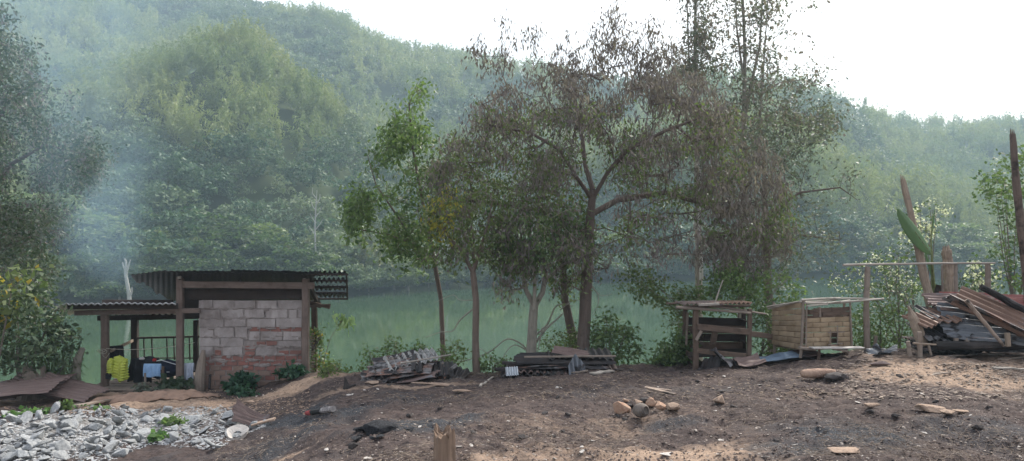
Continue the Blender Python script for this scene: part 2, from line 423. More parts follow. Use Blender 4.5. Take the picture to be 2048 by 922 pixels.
HY = y0-3+(yr+60-y0)*TT; HX = (PX-CX)/F*HY; HZ = hill_z(HX, HY); HZ[:, 0] = WATER_Z-1.5
mb = MB(); mb.sheet(np.stack([HX, HY, HZ], -1))
t = NT('hill_undergrowth'); pos = t.geo()
hc = t.mix(t.noise(pos, .12, 5), (.025, .038, .016), (.055, .07, .03))
def near_blob(t, pos, c, r):
    vm = t.n('ShaderNodeVectorMath', operation='DISTANCE'); t.t.links.new(pos, vm.inputs[0]); vm.inputs[1].default_value = c; return vm.outputs['Value']
BARE = P(1900, 470, 165); BARE.z = 0
bx = float((1900-CX)/F*165); BARE = Vector((bx, 165, float(hill_z(np.array([bx]), np.array([165.]))[0])))
df = near_blob(t, pos, BARE, 1)
hc = t.mix(t.ramp(t.math('ADD', df, t.math('MULTIPLY', t.noise(pos, .2, 3), 8.0)), 19, 13), hc, (.24, .15, .10))
hm = t.done(t.bsdf(hc, 1.0, None, .05).outputs[0])
tag(mb.build('hillside', hm, smooth=True), kind='structure')
# ---------- far forest ----------
def rot_rand(n, rng):
    q = rng.normal(size=(n, 4)); q /= np.linalg.norm(q, axis=1, keepdims=True); return q
def leaf_tris(c, a, b):
    """triangles from centres c, half axes a and b"""
    return np.stack([c-a*.6-b*.5, c-a*.6+b*.5, c+a], 1)
def unit(v): return v/(np.linalg.norm(v, axis=-1, keepdims=True)+1e-9)
def proto_broad(rng, n, size, flat=.8, k=14):
    cc = unit(rng.normal(size=(k, 3))); cc[:, 2] = np.abs(cc[:, 2])*1.1-.25; cc *= rng.uniform(.45, .8, (k, 1))
    idx = rng.integers(0, k, n); r = rng.uniform(.16, .34, k)[idx][:, None]
    d = unit(rng.normal(size=(n, 3))); d[:, 2] = np.abs(d[:, 2])*.9-.15
    c = cc[idx]+d*r*rng.uniform(.75, 1.05, (n, 1)); c[:, 2] = c[:, 2]*flat+.55
    a = unit(rng.normal(size=(n, 3))*[1, 1, .55]+[0, 0, -.15]); b = unit(np.cross(a, rng.normal(size=(n, 3))*.6+[0, 0, 1]))
    s = size*rng.uniform(.6, 1.4, (n, 1))
    return leaf_tris(c, a*s, b*s*.9)
def proto_bamboo(rng, n, size, culms=11):
    per = n//culms; out = []
    for k in range(culms):
        th = rng.uniform(0, 6.283); lean = rng.uniform(.12, .62); h = rng.uniform(.9, 1.55)
        u = rng.uniform(.22, 1, per)**.8
        rad = lean*(u**2.2); z = h*(u-.28*lean*u**4)
        c = np.stack([np.cos(th)*rad, np.sin(th)*rad, z], -1)+rng.normal(size=(per, 3))*[.075, .075, .05]*(1.15-u)[:, None]*1.3
        a = unit(rng.normal(size=(per, 3))*.7+np.array([math.cos(th), math.sin(th), -.9])); b = unit(np.cross(a, rng.normal(size=(per, 3))))
        s = size*rng.uniform(.6, 1.4, (per, 1)); out.append(leaf_tris(c, a*s*1.4, b*s*.5))
    return np.concatenate(out)
frng = np.random.default_rng(5)
B_PROTO = [proto_broad(frng, 210, .12, .9, 13) for _ in range(9)]; B_NEAR = [proto_broad(frng, 420, .078, .9, 15) for _ in range(9)]
M_PROTO = [proto_bamboo(frng, 231, .085) for _ in range(7)]; M_NEAR = [proto_bamboo(frng, 440, .058, 11) for _ in range(7)]
def scatter_hill(n, rng):
    X = rng.uniform(-420, 520, n); Yv = rng.uniform(85, 450, n); px = CX+F*X/Yv
    y0, ys, yd, yr, zs, zd, zr = hill_nodes(px)
    ok = (Yv > y0+1.5) & (Yv < yr+14) & (px > -260) & (px < 2320)
    hidden = (Yv > ys+6) & (Yv < ys+22) & (px < 700)
    ok &= ~hidden
    X, Yv = X[ok], Yv[ok]
    b = np.hypot(X-BARE.x, Yv-BARE.y) < 11.5+3*rng.random(len(X))
    return X[~b], Yv[~b]
def place(protos, X, Yv, size, squash, rng):
    out = []; tint = []
    z = np.maximum(hill_z(X, Yv), WATER_Z)
    for i, pr in enumerate(protos):
        sel = np.arange(len(X)) % len(protos) == i
        m = sel.sum()
        if not m: continue
        th = rng.uniform(0, 6.283, m); cs, sn = np.cos(th), np.sin(th); s = size[sel]
        v = pr.reshape(-1, 3); x = (v[None, :, 0]*cs[:, None]-v[None, :, 1]*sn[:, None])*s[:, None]+X[sel][:, None]
        y = (v[None, :, 0]*sn[:, None]+v[None, :, 1]*cs[:, None])*s[:, None]+Yv[sel][:, None]
        zz = v[None, :, 2]*s[:, None]*squash+z[sel][:, None]
        out.append(np.stack([x, y, zz], -1).reshape(-1, 3)); tint.append(np.repeat(TINT[sel], len(v)))
    return np.concatenate(out), np.concatenate(tint)
X, Yv = scatter_hill(29000, frng)
# closer trees are placed denser and smaller than distant ones
keep = frng.random(len(X)) < np.clip(1.25-(Yv-100)/420, .45, 1); X, Yv = X[keep], Yv[keep]
# scrub that overhangs the water's edge
sx_ = frng.uniform(-260, 2320, 1500); sy_ = 8.7*F/(np.interp(sx_, SPX, SPY)-CY)+frng.uniform(-1.2, 5, 1500); NS = len(sx_)
X = np.concatenate([X, (sx_-CX)/F*sy_]); Yv = np.concatenate([Yv, sy_])
px = CX+F*X/Yv; y0, ys, *_ = hill_nodes(px)
pyv = CY+F*(ZC-hill_z(X, Yv, False))/Yv
bn = n2(X, Yv, .022, 3, 101)+.45*np.exp(-((Yv-ys+18)/30)**2)*(px < 800)+.12*(Yv > ys+20)
bam = bn > .06
lush = (Yv < y0+26)
size = np.where(bam, frng.uniform(4.0, 7.4, len(X)), frng.uniform(2.2, 5.6, len(X)))
size[-NS:] = frng.uniform(1.3, 3.0, NS); bam[-NS:] = False
TINTALL = np.clip(.45+.9*n2(X, Yv, .05, 2, 111)+frng.normal(size=len(X))*.34, 0, 1)
for nm, msk, pr, sq, mt, lb in (
    ('bamboo_forest', bam, (M_PROTO, M_NEAR), 1.15, m_leaf('bamboo_leaf', (.11, .155, .06), (.19, .235, .09), (.28, .31, .12), .25, .6, True), 'pale yellow green bamboo thickets massed on the far hillside'),
    ('hill_forest', ~bam, (B_PROTO, B_NEAR), 1.22, m_leaf('forest_leaf', (.036, .078, .044), (.09, .148, .078), (.18, .23, .12), .18, .6, True), 'dense green woodland covering the far hillside up to the ridge')):
    vv_, tt_ = [], []
    for near, pp in ((False, pr[0]), (True, pr[1])):
        mk = msk & ((Yv < 185) == near); TINT = TINTALL[mk]; v, tn = place(pp, X[mk], Yv[mk], size[mk], sq, frng); vv_.append(v); tt_.append(tn)
    v = np.concatenate(vv_); tn = np.concatenate(tt_)
    o = np_mesh(nm, v, 3, mt, attrs={'tint': tn}); tag(o, lb, 'forest', kind='stuff')
# ---------- shared materials ----------
W_GREY = m_wood('weathered_timber', (.16, .125, .10), (.30, .255, .215))
W_BROWN = m_wood('brown_timber', (.075, .052, .040), (.16, .115, .088))
W_DARK = m_wood('dark_timber', (.022, .016, .014), (.055, .042, .036))  # darkest timber: rear posts, rafters, joists, inner boards, some loose pieces
W_SHED = m_wood('shed_beam_timber', (.11, .082, .07), (.22, .17, .145))
W_PALE = m_wood('pale_split_timber', (.13, .095, .07), (.44, .36, .28))
W_CHAR = m_wood('charred_timber', (.035, .030, .030), (.085, .075, .072), char=.5)
W_LOG = m_wood('half_burnt_timber', (.16, .12, .095), (.33, .26, .21), char=.16)
W_BAMB = m_plain('dry_bamboo_strip', (.38, .30, .20), (.17, .125, .08), 6, .8, .4, .004, island=True)
W_POLE = m_wood('grey_bamboo_pole', (.24, .215, .185), (.42, .385, .34))
BARK = m_wood('grey_brown_bark', (.085, .065, .055), (.17, .135, .115), bump=.8)
BARK_P = m_wood('pale_bark', (.17, .155, .125), (.34, .32, .27), bump=.8)
TWIG = m_plain('dry_twig', (.12, .10, .085), (.2, .17, .14), 20)
M_RUST = m_metal('rusty_sheet', (.075, .048, .042), (.20, .145, .13), wr=.8, wz=-.2, ws=.15)
M_RUSTO = m_metal('orange_rust_sheet', (.085, .045, .033), (.22, .14, .10), wz=-.2, ws=.1)
M_ZINC = m_metal('galvanised_sheet', zinc=(.17, .19, .215), wz=.7, ws=.45)
M_BURN = m_metal('burnt_sheet', (.07, .04, .034), (.15, .10, .085), zinc=(.20, .20, .205), wz=.42, ws=.62)
M_SOOT = m_metal('sooty_shaded_sheet', (.022, .018, .017), (.04, .032, .03), zinc=(.03, .031, .033), wz=.2, ws=.6)  # soot, with the colour darkened further for the shaded roof underside
M_MIX = m_metal('mixed_sheet', (.12, .06, .045), (.25, .15, .11), zinc=(.21, .205, .205), wz=.22, ws=.5)

def corr(p0, du, dv, L, W, amp=.011, wave=.085, warp=.05, seed=0, nu=14, thick=.004, rag=0.0, wfreq=1.4, sag=0.0, cut=None):
    """corrugated sheet: ridges run along du (length L), waves across dv (width W); p0 = centre"""
    p0 = np.array(p0, float); du = unit(np.array(du, float)); dv = np.array(dv, float); dv = unit(dv-du*dv.dot(du)); nn = np.cross(du, dv)
    if nn[2] < 0: nn = -nn
    nv = max(8, int(W/wave*7)); u = np.linspace(-.5, .5, nu); v = np.linspace(-.5, .5, nv); U, Vv = np.meshgrid(u, v, indexing='ij')
    if cut is not None:
        lo, hi = cut(Vv+.5); U = lo+(hi-lo)*(U+.5)-.5
    if rag: U = U+rag/L*(vnoise(np.stack([np.sign(U)*3+seed, Vv*W*9, 0*U], -1), seed+3))*np.abs(U*2)**3
    h = amp*np.sin(2*np.pi*Vv*W/wave)+warp*vnoise(np.stack([U*L*wfreq+seed*3.1, Vv*W*wfreq*1.3, 0*U+seed], -1), seed)+warp*.35*vnoise(np.stack([U*L*wfreq*3+seed, Vv*W*wfreq*4, 0*U+seed], -1), seed+5)-sag*(1-4*U*U)
    g = p0+U[..., None]*L*du+Vv[..., None]*W*dv+h[..., None]*nn
    mb = MB(); mb.sheet(g, thick); return mb
def dirv(az, el): return np.array([math.cos(R(az))*math.cos(R(el)), math.sin(R(az))*math.cos(R(el)), math.sin(R(el))])
def sheet_thing(name, label, mat, group=None, cat='metal sheet', **k):
    o = corr(**k).build(name, mat); tag(o, label, cat, group); return o
def pole(mb, a, b, r0, r1=None, n=8, lump=.06, bend=.01, seg=7, knots=False):
    a, b = Vector(a), Vector(b); r1 = r1 if r1 is not None else r0*.8; pts = []; rr = []
    dx = Vector((RND.uniform(-1, 1), RND.uniform(-1, 1), RND.uniform(-1, 1)))*bend*(b-a).length
    for k in range(seg+1):
        u = k/seg; pts.append(a.lerp(b, u)+dx*math.sin(u*math.pi)+Vector((RND.uniform(-1, 1), RND.uniform(-1, 1), RND.uniform(-1, 1)))*r0*.12); rr.append(r0+(r1-r0)*u)
    mb.tube(pts, rr, n, lump)

# ================= brick shed with lean-to porch =================
YF, YB = 13.4, 14.75
shed = thing('brick_shed', 'low grey block and red brick shed with sooty tin roof and open timber porch', 'shed', P(400, 775, YF))
def q(px, py, Y=YF): return P(px, py, Y)
# wall: mortar core with separate courses of blocks and bricks
MORT = m_plain('old_mortar', (.31, .275, .26), (.21, .185, .175), 9, .95, .6, .01, stain=.6)
BLK = m_plain('concrete_block', (.42, .385, .375), (.24, .215, .205), 5, .95, .7, .012, island=True, stain=.6)
BRK = m_plain('worn_red_brick', (.29, .125, .10), (.20, .10, .085), 10, .95, .6, .01, island=True, stain=.6)
SMR = m_plain('muddy_render', (.25, .165, .13), (.20, .15, .125), 8, .95, .6, .01, island=True)
mb = MB()
def wbox(x0, x1, y0, y1, Yf, Yb, gap=1.2, jit=.009):
    gap = gap*RND.uniform(.6, 1.9) if gap else 0
    a = P(x0+gap, y1-gap*.6, YF); b = P(x1-gap, y0+gap*.6, YF)
    mb.box(((a.x+b.x)/2, (Yf+Yb)/2, (a.z+b.z)/2), (b.x-a.x, Yb-Yf, b.z-a.z), 0, jit)
mb.mi = 0; wbox(399, 605, 601, 782, YF, YF+.14, 0, 0)
rows = [(600, 618, [398, 426, 469, 513, 556, 606]), (618, 636, [398, 442, 487, 531, 577, 596, 606]), (636, 654, [398, 448, 493, 552, 606])]
for y0, y1, xs in rows:
    mb.mi = 1
    for a, b in zip(xs, xs[1:]): wbox(a, b, y0, y1, YF-RND.uniform(.012, .024), YF+.02)
def cells(y0, y1, xs, mi, d=.016):
    mb.mi = mi
    for a, b in zip(xs, xs[1:]): wbox(a, b, y0, y1, YF-d+RND.uniform(-.006, .006), YF+.02, 1.0)
cells(654, 675, [398, 428, 470, 496], 1); cells(654, 663, [498, 519, 541, 563, 584, 606], 2, .010)
cells(663, 681, [498, 522, 566, 604], 1); cells(675, 693, [398, 442, 488], 1)
cells(682, 691, [512, 533, 554], 2); cells(681, 692, [556, 604], 1); cells(691, 700, [490, 511], 2)
cells(693, 711, [398, 427], 1); cells(700, 710, [430, 444], 2); cells(693, 711, [445, 488], 1); cells(702, 711, [490, 511], 2)
cells(692, 710, [512, 555], 1); cells(700, 709, [556, 580, 604], 2)
for k, (y0, y1) in enumerate([(711, 721), (721, 731), (731, 741), (741, 751), (751, 761), (761, 771), (771, 781)]):
    x = 398-(k % 2)*11; xs = []
    while x < 606: xs.append(max(x, 398)); x += RND.choice([21, 22, 23])
    xs.append(606)
    for a, b in zip(xs, xs[1:]):
        if b-a < 4: continue
        smear = RND.random() < (.0 if k < 2 else .25+.13*k)
        cells(y0, y1, [a, b], 3 if smear else 2, .014)
mb.mi = 0
for _ in range(150):
    px_, py_ = RND.uniform(402, 602), RND.choice([618, 636, 654, 675, 693, 711, 721, 731])+RND.uniform(-3, 3); c_ = q(px_, py_, YF-.012)
    bm = bmesh.new(); bmesh.ops.create_icosphere(bm, subdivisions=2, radius=1); vv = np.array([v.co for v in bm.verts]); fs_ = [tuple(v.index for v in f.verts) for f in bm.faces]; bm.free()
    vv = vv*(1+.35*fbm(vv*2+_*3.3, 2, 5))[:, None]*np.array([RND.uniform(.02, .10), RND.uniform(.008, .014), RND.uniform(.01, .035)])+np.array(c_); mb.add(vv, fs_)
wall = mb.build('wall', [MORT, BLK, BRK, SMR], shed)
mb = MB(); a = q(603, 690); side = MB()
for fx, bx in ((596, 606), (404, 444)):
    side = MB(); zt, zb_ = q(0, 606).z, q(0, 782).z; side.beam((q(fx, 0).x, YF+.15, (zt+zb_)/2), (P(bx, 0, YB).x, YB-.05, (zt+zb_)/2), .08, zt-zb_); side.build('side_wall', MORT, shed)
def post(px, y0, y1, Y, w, mat, name='post', lean=0):
    m = MB(); m.beam(P(px+lean, y1, Y), P(px, y0, Y), w, w*.9, (0, 1, 0), .004); return m.build(name, mat, shed)
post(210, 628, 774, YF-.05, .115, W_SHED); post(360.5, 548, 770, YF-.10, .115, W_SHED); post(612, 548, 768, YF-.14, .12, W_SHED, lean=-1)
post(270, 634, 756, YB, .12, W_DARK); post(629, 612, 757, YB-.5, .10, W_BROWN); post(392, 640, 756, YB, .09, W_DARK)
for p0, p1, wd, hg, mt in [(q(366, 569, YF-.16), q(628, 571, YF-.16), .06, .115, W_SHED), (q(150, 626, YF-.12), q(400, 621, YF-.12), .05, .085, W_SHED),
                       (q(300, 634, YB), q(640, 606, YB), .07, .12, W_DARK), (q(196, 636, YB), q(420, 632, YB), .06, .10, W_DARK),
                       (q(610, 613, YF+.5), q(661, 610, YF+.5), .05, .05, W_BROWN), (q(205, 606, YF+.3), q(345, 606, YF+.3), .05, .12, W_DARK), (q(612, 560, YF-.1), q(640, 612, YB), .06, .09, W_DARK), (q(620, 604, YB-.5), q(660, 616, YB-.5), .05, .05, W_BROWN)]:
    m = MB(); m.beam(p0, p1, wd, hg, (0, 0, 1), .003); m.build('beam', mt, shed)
for a_, b_ in ((q(228, 613, YF-.1), q(237, 613, YB)), (q(361, 556, YF-.15), q(361, 598, YB)), (q(609, 553, YF-.1), q(609, 600, YB)), (q(480, 560, YF-.02), q(480, 600, YB))):
    m = MB(); m.beam(a_, b_, .06, .07); m.build('rafter', W_DARK, shed)
for px_ in (359, 608.5):
    m = MB(); m.box(q(px_, 552, YF-.2), (.055, .04, .10)); m.build('rafter_end', W_POLE, shed)
# dark boards added in place of the shaded gap above the wall
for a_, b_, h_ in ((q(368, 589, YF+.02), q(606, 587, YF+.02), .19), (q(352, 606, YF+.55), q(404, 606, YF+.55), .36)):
    m = MB(); m.beam(a_, b_, .02, h_); m.build('shade_board', W_DARK, shed)
# upper roof, high at the front and low at the back
def roofgrid(x0, x1, Y0, z0, Y1, z1, wave, amp, seed, wob, cutf=None, nu=22, edge=.03):
    nv = max(10, int((x1-x0)/wave*7)); u = np.linspace(0, 1, nu); x = np.linspace(x0, x1, nv); U, XX = np.meshgrid(u, x, indexing='ij')
    S = np.ones_like(XX)
    if cutf is not None: S = cutf(XX)
    U2 = U*S
    Y = Y0+(Y1-Y0)*U2+edge*(1-U)*vnoise(np.stack([XX*2.3, XX*0, XX*0+seed], -1), seed)
    Z = z0+(z1-z0)*U2+amp*np.sin(2*np.pi*XX/wave)+wob*vnoise(np.stack([XX*1.6, U2*1.2, XX*0+seed], -1), seed)*(1+.4*(1-U))+wob*.5*vnoise(np.stack([XX*5, U2*2, XX*0+seed], -1), seed+1)
    return np.stack([XX, Y, Z], -1)
def sroof(pxa, pxb, Y0, py0, Y1, py1, wave, amp, seed, wob, lowf=None, nu=24, edge=.02, thick=.006, dark=None):
    """roof sheet spanning photo columns pxa..pxb, running back from (Y0, py0) to (Y1, py1)"""
    L = (pxb-pxa)/F*(Y0+Y1)/2; nv = max(10, int(L/wave*8)); g = np.zeros((nu, nv, 3)); U, Vv = np.meshgrid(np.linspace(0, 1, nu), np.linspace(0, 1, nv), indexing='ij')
    S = np.ones_like(Vv) if lowf is None else lowf(Vv)
    U2 = U*S; Y = Y0+(Y1-Y0)*U2+edge*(1-U)*vnoise(np.stack([Vv*L*2.3, 0*Vv, 0*Vv+seed], -1), seed)
    px = pxa+(pxb-pxa)*Vv; X = (px-CX)/F*Y; za = ZC-(py0-CY)/F*Y0; zb = ZC-(py1-CY)/F*Y1
    Z = za+(zb-za)*U2+amp*np.sin(2*np.pi*Vv*L/wave)+wob*vnoise(np.stack([Vv*L*1.6, U2*1.2, 0*Vv+seed], -1), seed)*(1.3-.5*U)+wob*.5*vnoise(np.stack([Vv*L*5, U2*2, 0*Vv+seed], -1), seed+1)
    m = MB(); m.sheet(np.stack([X, Y, Z], -1), thick); return m
z0 = q(0, 545, 12.9).z; z1 = q(0, 602, 15.1).z
def lowf(v):
    f = np.clip(v/.23, 0, 1); return np.clip(.10+.95*f**1.15+.05*np.sin(v*60)*(f < 1)+.05*(np.floor(v*40) % 2)*(f < 1), .06, 1)
sroof(263, 628, 12.9, 545, 15.1, 603, .10, .007, 4, .03, lowf).build('upper_roof', M_SOOT, shed)
sroof(318, 470, 12.88, 541, 13.5, 549, .10, .006, 9, .02).build('roof_patch', M_SOOT, shed)
sroof(462, 642, 12.90, 541, 13.6, 552, .10, .006, 12, .02).build('roof_patch', M_SOOT, shed)
for k in range(4):
    ya = 12.92+k*.50; pa = 543+k*14.5
    sroof(618, 694, ya, pa, ya+.30, pa+6.5, .085, .026, 20+k, .006, nu=6, edge=.006, thick=.005).build('overhang_sheet', M_SOOT, shed)
for k in range(5):
    yy = 12.95+k*.5; m = MB(); py = 549+k*12.2; m.beam(P(614, py, yy), P(696, py, yy), .03, .035); m.build('batten', W_DARK, shed)
m = MB(); m.beam(P(693, 549, 12.92), P(695, 597, 15.0), .03, .05); m.build('barge_board', W_DARK, shed)
# lower porch roof
sroof(118, 352, 12.95, 606, 14.9, 629, .115, .012, 31, .012, thick=.012).build('porch_roof', m_metal('porch_roof_sheet', (.14, .13, .13), (.34, .34, .35), zinc=(.6, .62, .64), wz=.75, ws=.0), shed)
m = MB(); m.beam(q(135, 613, 13.1), q(356, 612, 13.1), .02, .10); m.build('shade_strip', W_DARK, shed)  # dark strip added where the porch roof underside lies in shade
# deck
dz = q(0, 772, YF).z
for k in range(9):
    yy = YF-.12+k*(YB-YF+.2)/8; m = MB(); m.beam((q(180+k*2.5, 0, YF).x+RND.uniform(-.09, .05), yy, dz-.01+RND.uniform(-.006, .006)), (q(398, 0, YF).x+RND.uniform(-.03, .03), yy, dz-.01), .15, .03, (0, 0, 1), .004); m.build('deck_plank', W_GREY, shed)
for a_, b_, yy in ((170, 400, YF-.05), (190, 420, YB)):
    m = MB(); m.beam((q(a_, 0).x, yy, dz-.07), (q(b_, 0).x, yy, dz-.07), .06, .07); m.build('deck_joist', W_DARK, shed)
for px in (215, 300, 385, 612):
    x = P(px, 0, YB).x; m = MB(); m.tube([(x, YB, gz(x, YB)-.2), (x, YB, dz-.03)], .06, 7); m.build('stilt', W_DARK, shed)
# balustrade
rail = MB(); rail.beam(q(274, 676, YB), q(400, 673, YB), .05, .035); rail.beam(q(274, 716, YB), q(400, 716, YB), .03, .02); ro = rail.build('railing', W_DARK, shed)
for px in (289, 305, 335, 349, 380, 397):
    m = MB(); m.beam(q(px, 720, YB), q(px-1.5, 676, YB), .022, .022); m.build('baluster', W_DARK, ro)
m = MB(); m.beam(q(222, 702, YF+.05), q(268, 680, YB), .03, .05); m.build('side_rail', W_PALE, shed)
m = MB(); m.beam(q(625, 700, YF+.2), q(641, 672, YF+.6), .035, .035); m.build('brace', W_DARK, shed)
m = MB(); m.beam(q(620, 778, YF+.3), q(660, 776, YF+.4), .1, .03); m.build('sill_board', W_DARK, shed)
# stacked kindling boards beside the rear right post
m = MB()
for k in range(16):
    yy = 752-k*5.6; m.beam(q(617+RND.uniform(-1, 1), yy, YF+.35), q(627+RND.uniform(-1, 2), yy+RND.uniform(-1, 1), YF+.45), .07, .03, (0, 0, 1), .003)
tag(m.build('split_firewood', W_GREY), 'narrow stack of split firewood between the two right-hand posts of the brick shed', 'firewood')

# ---------- washing and bundles on the porch ----------
def cloth(name, label, cat, mat, p0, p1, drop, folds=5, dep=.02, seed=0, back=.5, thick=.006, flare=0.0, group=None):
    """towel hung over a line: front panel, fold over, shorter back panel"""
    p0 = np.array(p0); p1 = np.array(p1); nu, nv = 44, 26; g = np.zeros((nu, nv, 3)); n = np.cross(p1-p0, [0, 0, 1]); n = n/np.linalg.norm(n)
    for i in range(nu):
        u = i/(nu-1); 
        for j in range(nv):
            s = j/(nv-1)*(1+back)-back      # negative: behind the line
            zz = -abs(s)*drop; off = .018*(1 if s > 0 else -1)*min(1, abs(s)*8)
            fold = dep*math.sin(folds*2*math.pi*u+seed+1.5*math.sin(u*5+seed))*min(1, abs(s)*2.2)+dep*.6*float(vnoise([u*6, s*3, seed], seed))*min(1, abs(s)*3)
            pt = p0+(p1-p0)*(u+(u-.5)*flare*abs(s)); g[i, j] = pt+n*(off+fold*(1 if s > 0 else .5))+np.array([0, 0, zz+(.012*math.sin(u*9+seed) if abs(s) > .9 else 0)])
    mb = MB(); mb.sheet(g, thick); o = mb.build(name, mat, smooth=True); return tag(o, label, cat, group)
def m_cloth(name, c, c2=None, rough=.9):
    return m_plain(name, c, c2 or tuple(q*.8 for q in c), 12, rough, .2, .003)
YL = YF-.02
cloth('blue_towel', 'pale blue towel hung over the line on the shed porch', 'towel', m_cloth('blue_terry', (.28, .45, .68)), q(288, 727, YL-.05), q(322, 727, YL-.05), .235, 4, .016, 1)
cloth('white_towel', 'whitish towel hanging beside the block wall of the shed', 'towel', m_cloth('white_terry', (.46, .52, .62)), q(368, 726, YL), q(388, 725, YL), .30, 3, .016, 2)
cloth('black_shirt', 'black shirt hanging behind the porch corner post', 'shirt', m_cloth('black_jersey', (.014, .015, .019)), q(216, 692, YL+.25), q(246, 690, YL+.3), .50, 3, .04, 5, thick=.02, flare=.2)
cloth('black_coat', 'black coat hanging between the yellow jacket and the blue towel', 'coat', m_cloth('black_wool', (.012, .013, .017)), q(263, 716, YL+.2), q(300, 718, YL+.2), .42, 3, .05, 7, thick=.03, flare=.15)
# puffer jacket
jk = thing('puffer_jacket', 'bright yellow-green quilted puffer jacket draped on the porch rail', 'jacket', q(242, 762, YL-.10))
JM = m_plain('lime_nylon', (.50, .56, .09), (.36, .42, .06), 6, .55, .1, .002, spec=.4)
def puffs(cx, cz0, cz1, Yc, w0, w1, d0, seed, lean=0, n=9, skew=0):
    m = MB(); K = 90; J = 22; g = np.zeros((K, J+1, 3))
    for k in range(K):
        u = k/(K-1); puff = abs(math.sin(math.pi*u*n))**.55; wv = w0+(w1-w0)*u; env = math.sin(min(1, u*7)*math.pi/2)*math.sin(min(1, (1-u)*9)*math.pi/2+1e-3)
        for j in range(J+1):
            th = 2*math.pi*j/J; r = (.88+.12*puff)
            g[k, j] = (cx+lean*u+(wv/2*r*math.cos(th))*max(.25, env)+.012*math.sin(k*.6+seed), Yc+d0*r*math.sin(th)*max(.3, env)+.012*math.sin(u*7+seed), cz0+(cz1-cz0)*u+.012*math.sin(th*2+seed)*(1-u)+skew*math.cos(th)*wv)
    m.sheet(g); m.add([tuple(g[0, j]) for j in range(J)], [tuple(range(J))]); m.add([tuple(g[-1, j]) for j in range(J)], [tuple(range(J-1, -1, -1))]); return m
zz = lambda py: P(0, py, YL-.1).z; xx = lambda px: P(px, 0, YL-.1).x
puffs(xx(240), zz(713), zz(760), YL-.10, .27, .32, .065, 1, n=8, skew=-.05).build('body', JM, jk, smooth=True)
puffs(xx(225), zz(716), zz(747), YL-.15, .09, .12, .045, 2, lean=-.02, n=6).build('sleeve', JM, jk, smooth=True)
puffs(xx(252), zz(718), zz(763), YL-.17, .12, .11, .05, 3, lean=-.06, n=8).build('sleeve', JM, jk, smooth=True)
m = MB(); m.tube([(xx(220), YL-.15, zz(748)), (xx(219), YL-.14, zz(756))], [.05, .045], 10); m.build('cuff', m_cloth('black_cuff', (.02, .02, .025)), jk)
# stuffed navy bag and bundle
def lump(c, r, seed, rough=.18, fr=2.2, k=3, mat=None):
    bm = bmesh.new(); bmesh.ops.create_icosphere(bm, subdivisions=k, radius=1); vv = np.array([v.co for v in bm.verts]); nz = fbm(vv*fr+seed*7.7, 3, seed); vv = vv*(1+rough*nz)[:, None]*np.array(r)+np.array(c)
    fs = [tuple(v.index for v in f.verts) for f in bm.faces]; bm.free(); return vv, fs
def lump_thing(name, label, cat, c, r, seed, mat, rough=.18, fr=2.2, k=3, smooth=True, group=None):
    m = MB(); v, f = lump(c, r, seed, rough, fr, k); m.add(v, f); return tag(m.build(name, mat, smooth=smooth), label, cat, group)
bag = thing('duffel_bag', 'stuffed navy blue bag with a white edge lying on the porch deck', 'bag', q(335, 758, YL+.3))
NAVY = m_cloth('navy_canvas', (.016, .022, .045))
m = MB(); v, f = lump(q(334, 737, YL+.3), (.235, .16, .16), 4, .12); m.add(v, f); v, f = lump(q(318, 742, YL+.25), (.15, .15, .15), 6, .14); m.add(v, f); m.build('bag_body', NAVY, bag, smooth=True)
m = MB(); m.tube([q(313, 722, YL+.10), q(322, 720, YL+.11), (q(332, 723, YL+.11)), q(345, 727, YL+.12), q(356, 730, YL+.14)], .008, 6); m.build('piping', m_cloth('white_piping', (.6, .62, .66)), bag)
m = MB(); m.box(q(336, 744, YL+.13), (.05, .006, .012)); m.build('tab', m_cloth('white_tab', (.6, .62, .66)), bag)
lump_thing('clothes_bundle', 'bundle of dark clothes with red and white edges behind the blue towel', 'clothes', q(301, 722, YL+.28), (.14, .12, .09), 9, m_cloth('dark_bundle', (.025, .03, .035)))
lump_thing('white_cloth', 'white cloth poking out between black coat and dark bundle', 'cloth', q(284, 717, YL+.12), (.05, .04, .025), 11, m_cloth('white_cotton', (.55, .55, .55)))
lump_thing('red_cloth', 'small red cloth tucked beside the navy bag', 'cloth', q(309, 720, YL+.13), (.035, .04, .03), 12, m_cloth('red_cotton', (.38, .03, .03)))
m = MB(); pts = [q(206+8*math.cos(a)-(3 if k < 9 else 0), 700+4*math.sin(a)+k*.2, YF-.13-.0*math.sin(a)) for k, a in enumerate(np.linspace(0, 11, 26))]
m.tube(pts, .006, 5); m.tube([q(212, 697, YF-.14)]+[q(212+u*178, 697-u*12+26*u*(1-u)*1.0, YF-.15+u*.6) for u in np.linspace(.04, 1, 26)], .0055, 5); m.tube([q(205, 700, YF-.12), q(206, 712, YF-.14), q(212, 716, YF-.13), q(219, 706, YF-.13)], .005, 5)
tag(m.build('washing_line', m_plain('pale_rope', (.42, .40, .34), (.3, .28, .24), 60)), 'pale rope knotted round the porch post and stretched to the wall', 'rope')
m = MB(); m.beam(q(291, 776, YF-.3), q(290, 746, YF-.3), .03, .03); tag(m.build('thin_stake', W_GREY), 'thin pale stake standing below the blue towel', 'stake')
m = MB(); m.beam(q(325, 768, YF-.25), q(326, 733, YF-.25), .04, .04); tag(m.build('dark_stake', W_BROWN), 'short brown stake right of the blue towel', 'stake')
m = MB(); m.tube([q(399, 780, YF-.2), q(400, 755, YF-.2), q(403, 725, YF-.18), q(407, 700, YF-.16)], [.10, .095, .075, .03], 10, .08); tag(m.build('grey_stump_post', W_GREY), 'squat grey tapering post leaning on the left end of the block wall', 'post')
m = MB(); m.beam(q(418, 778, YF-.25), q(420, 748, YF-.25), .035, .04, rough=.008); tag(m.build('rusty_stub', W_CHAR), 'small dark stub standing in front of the brick wall', 'post')

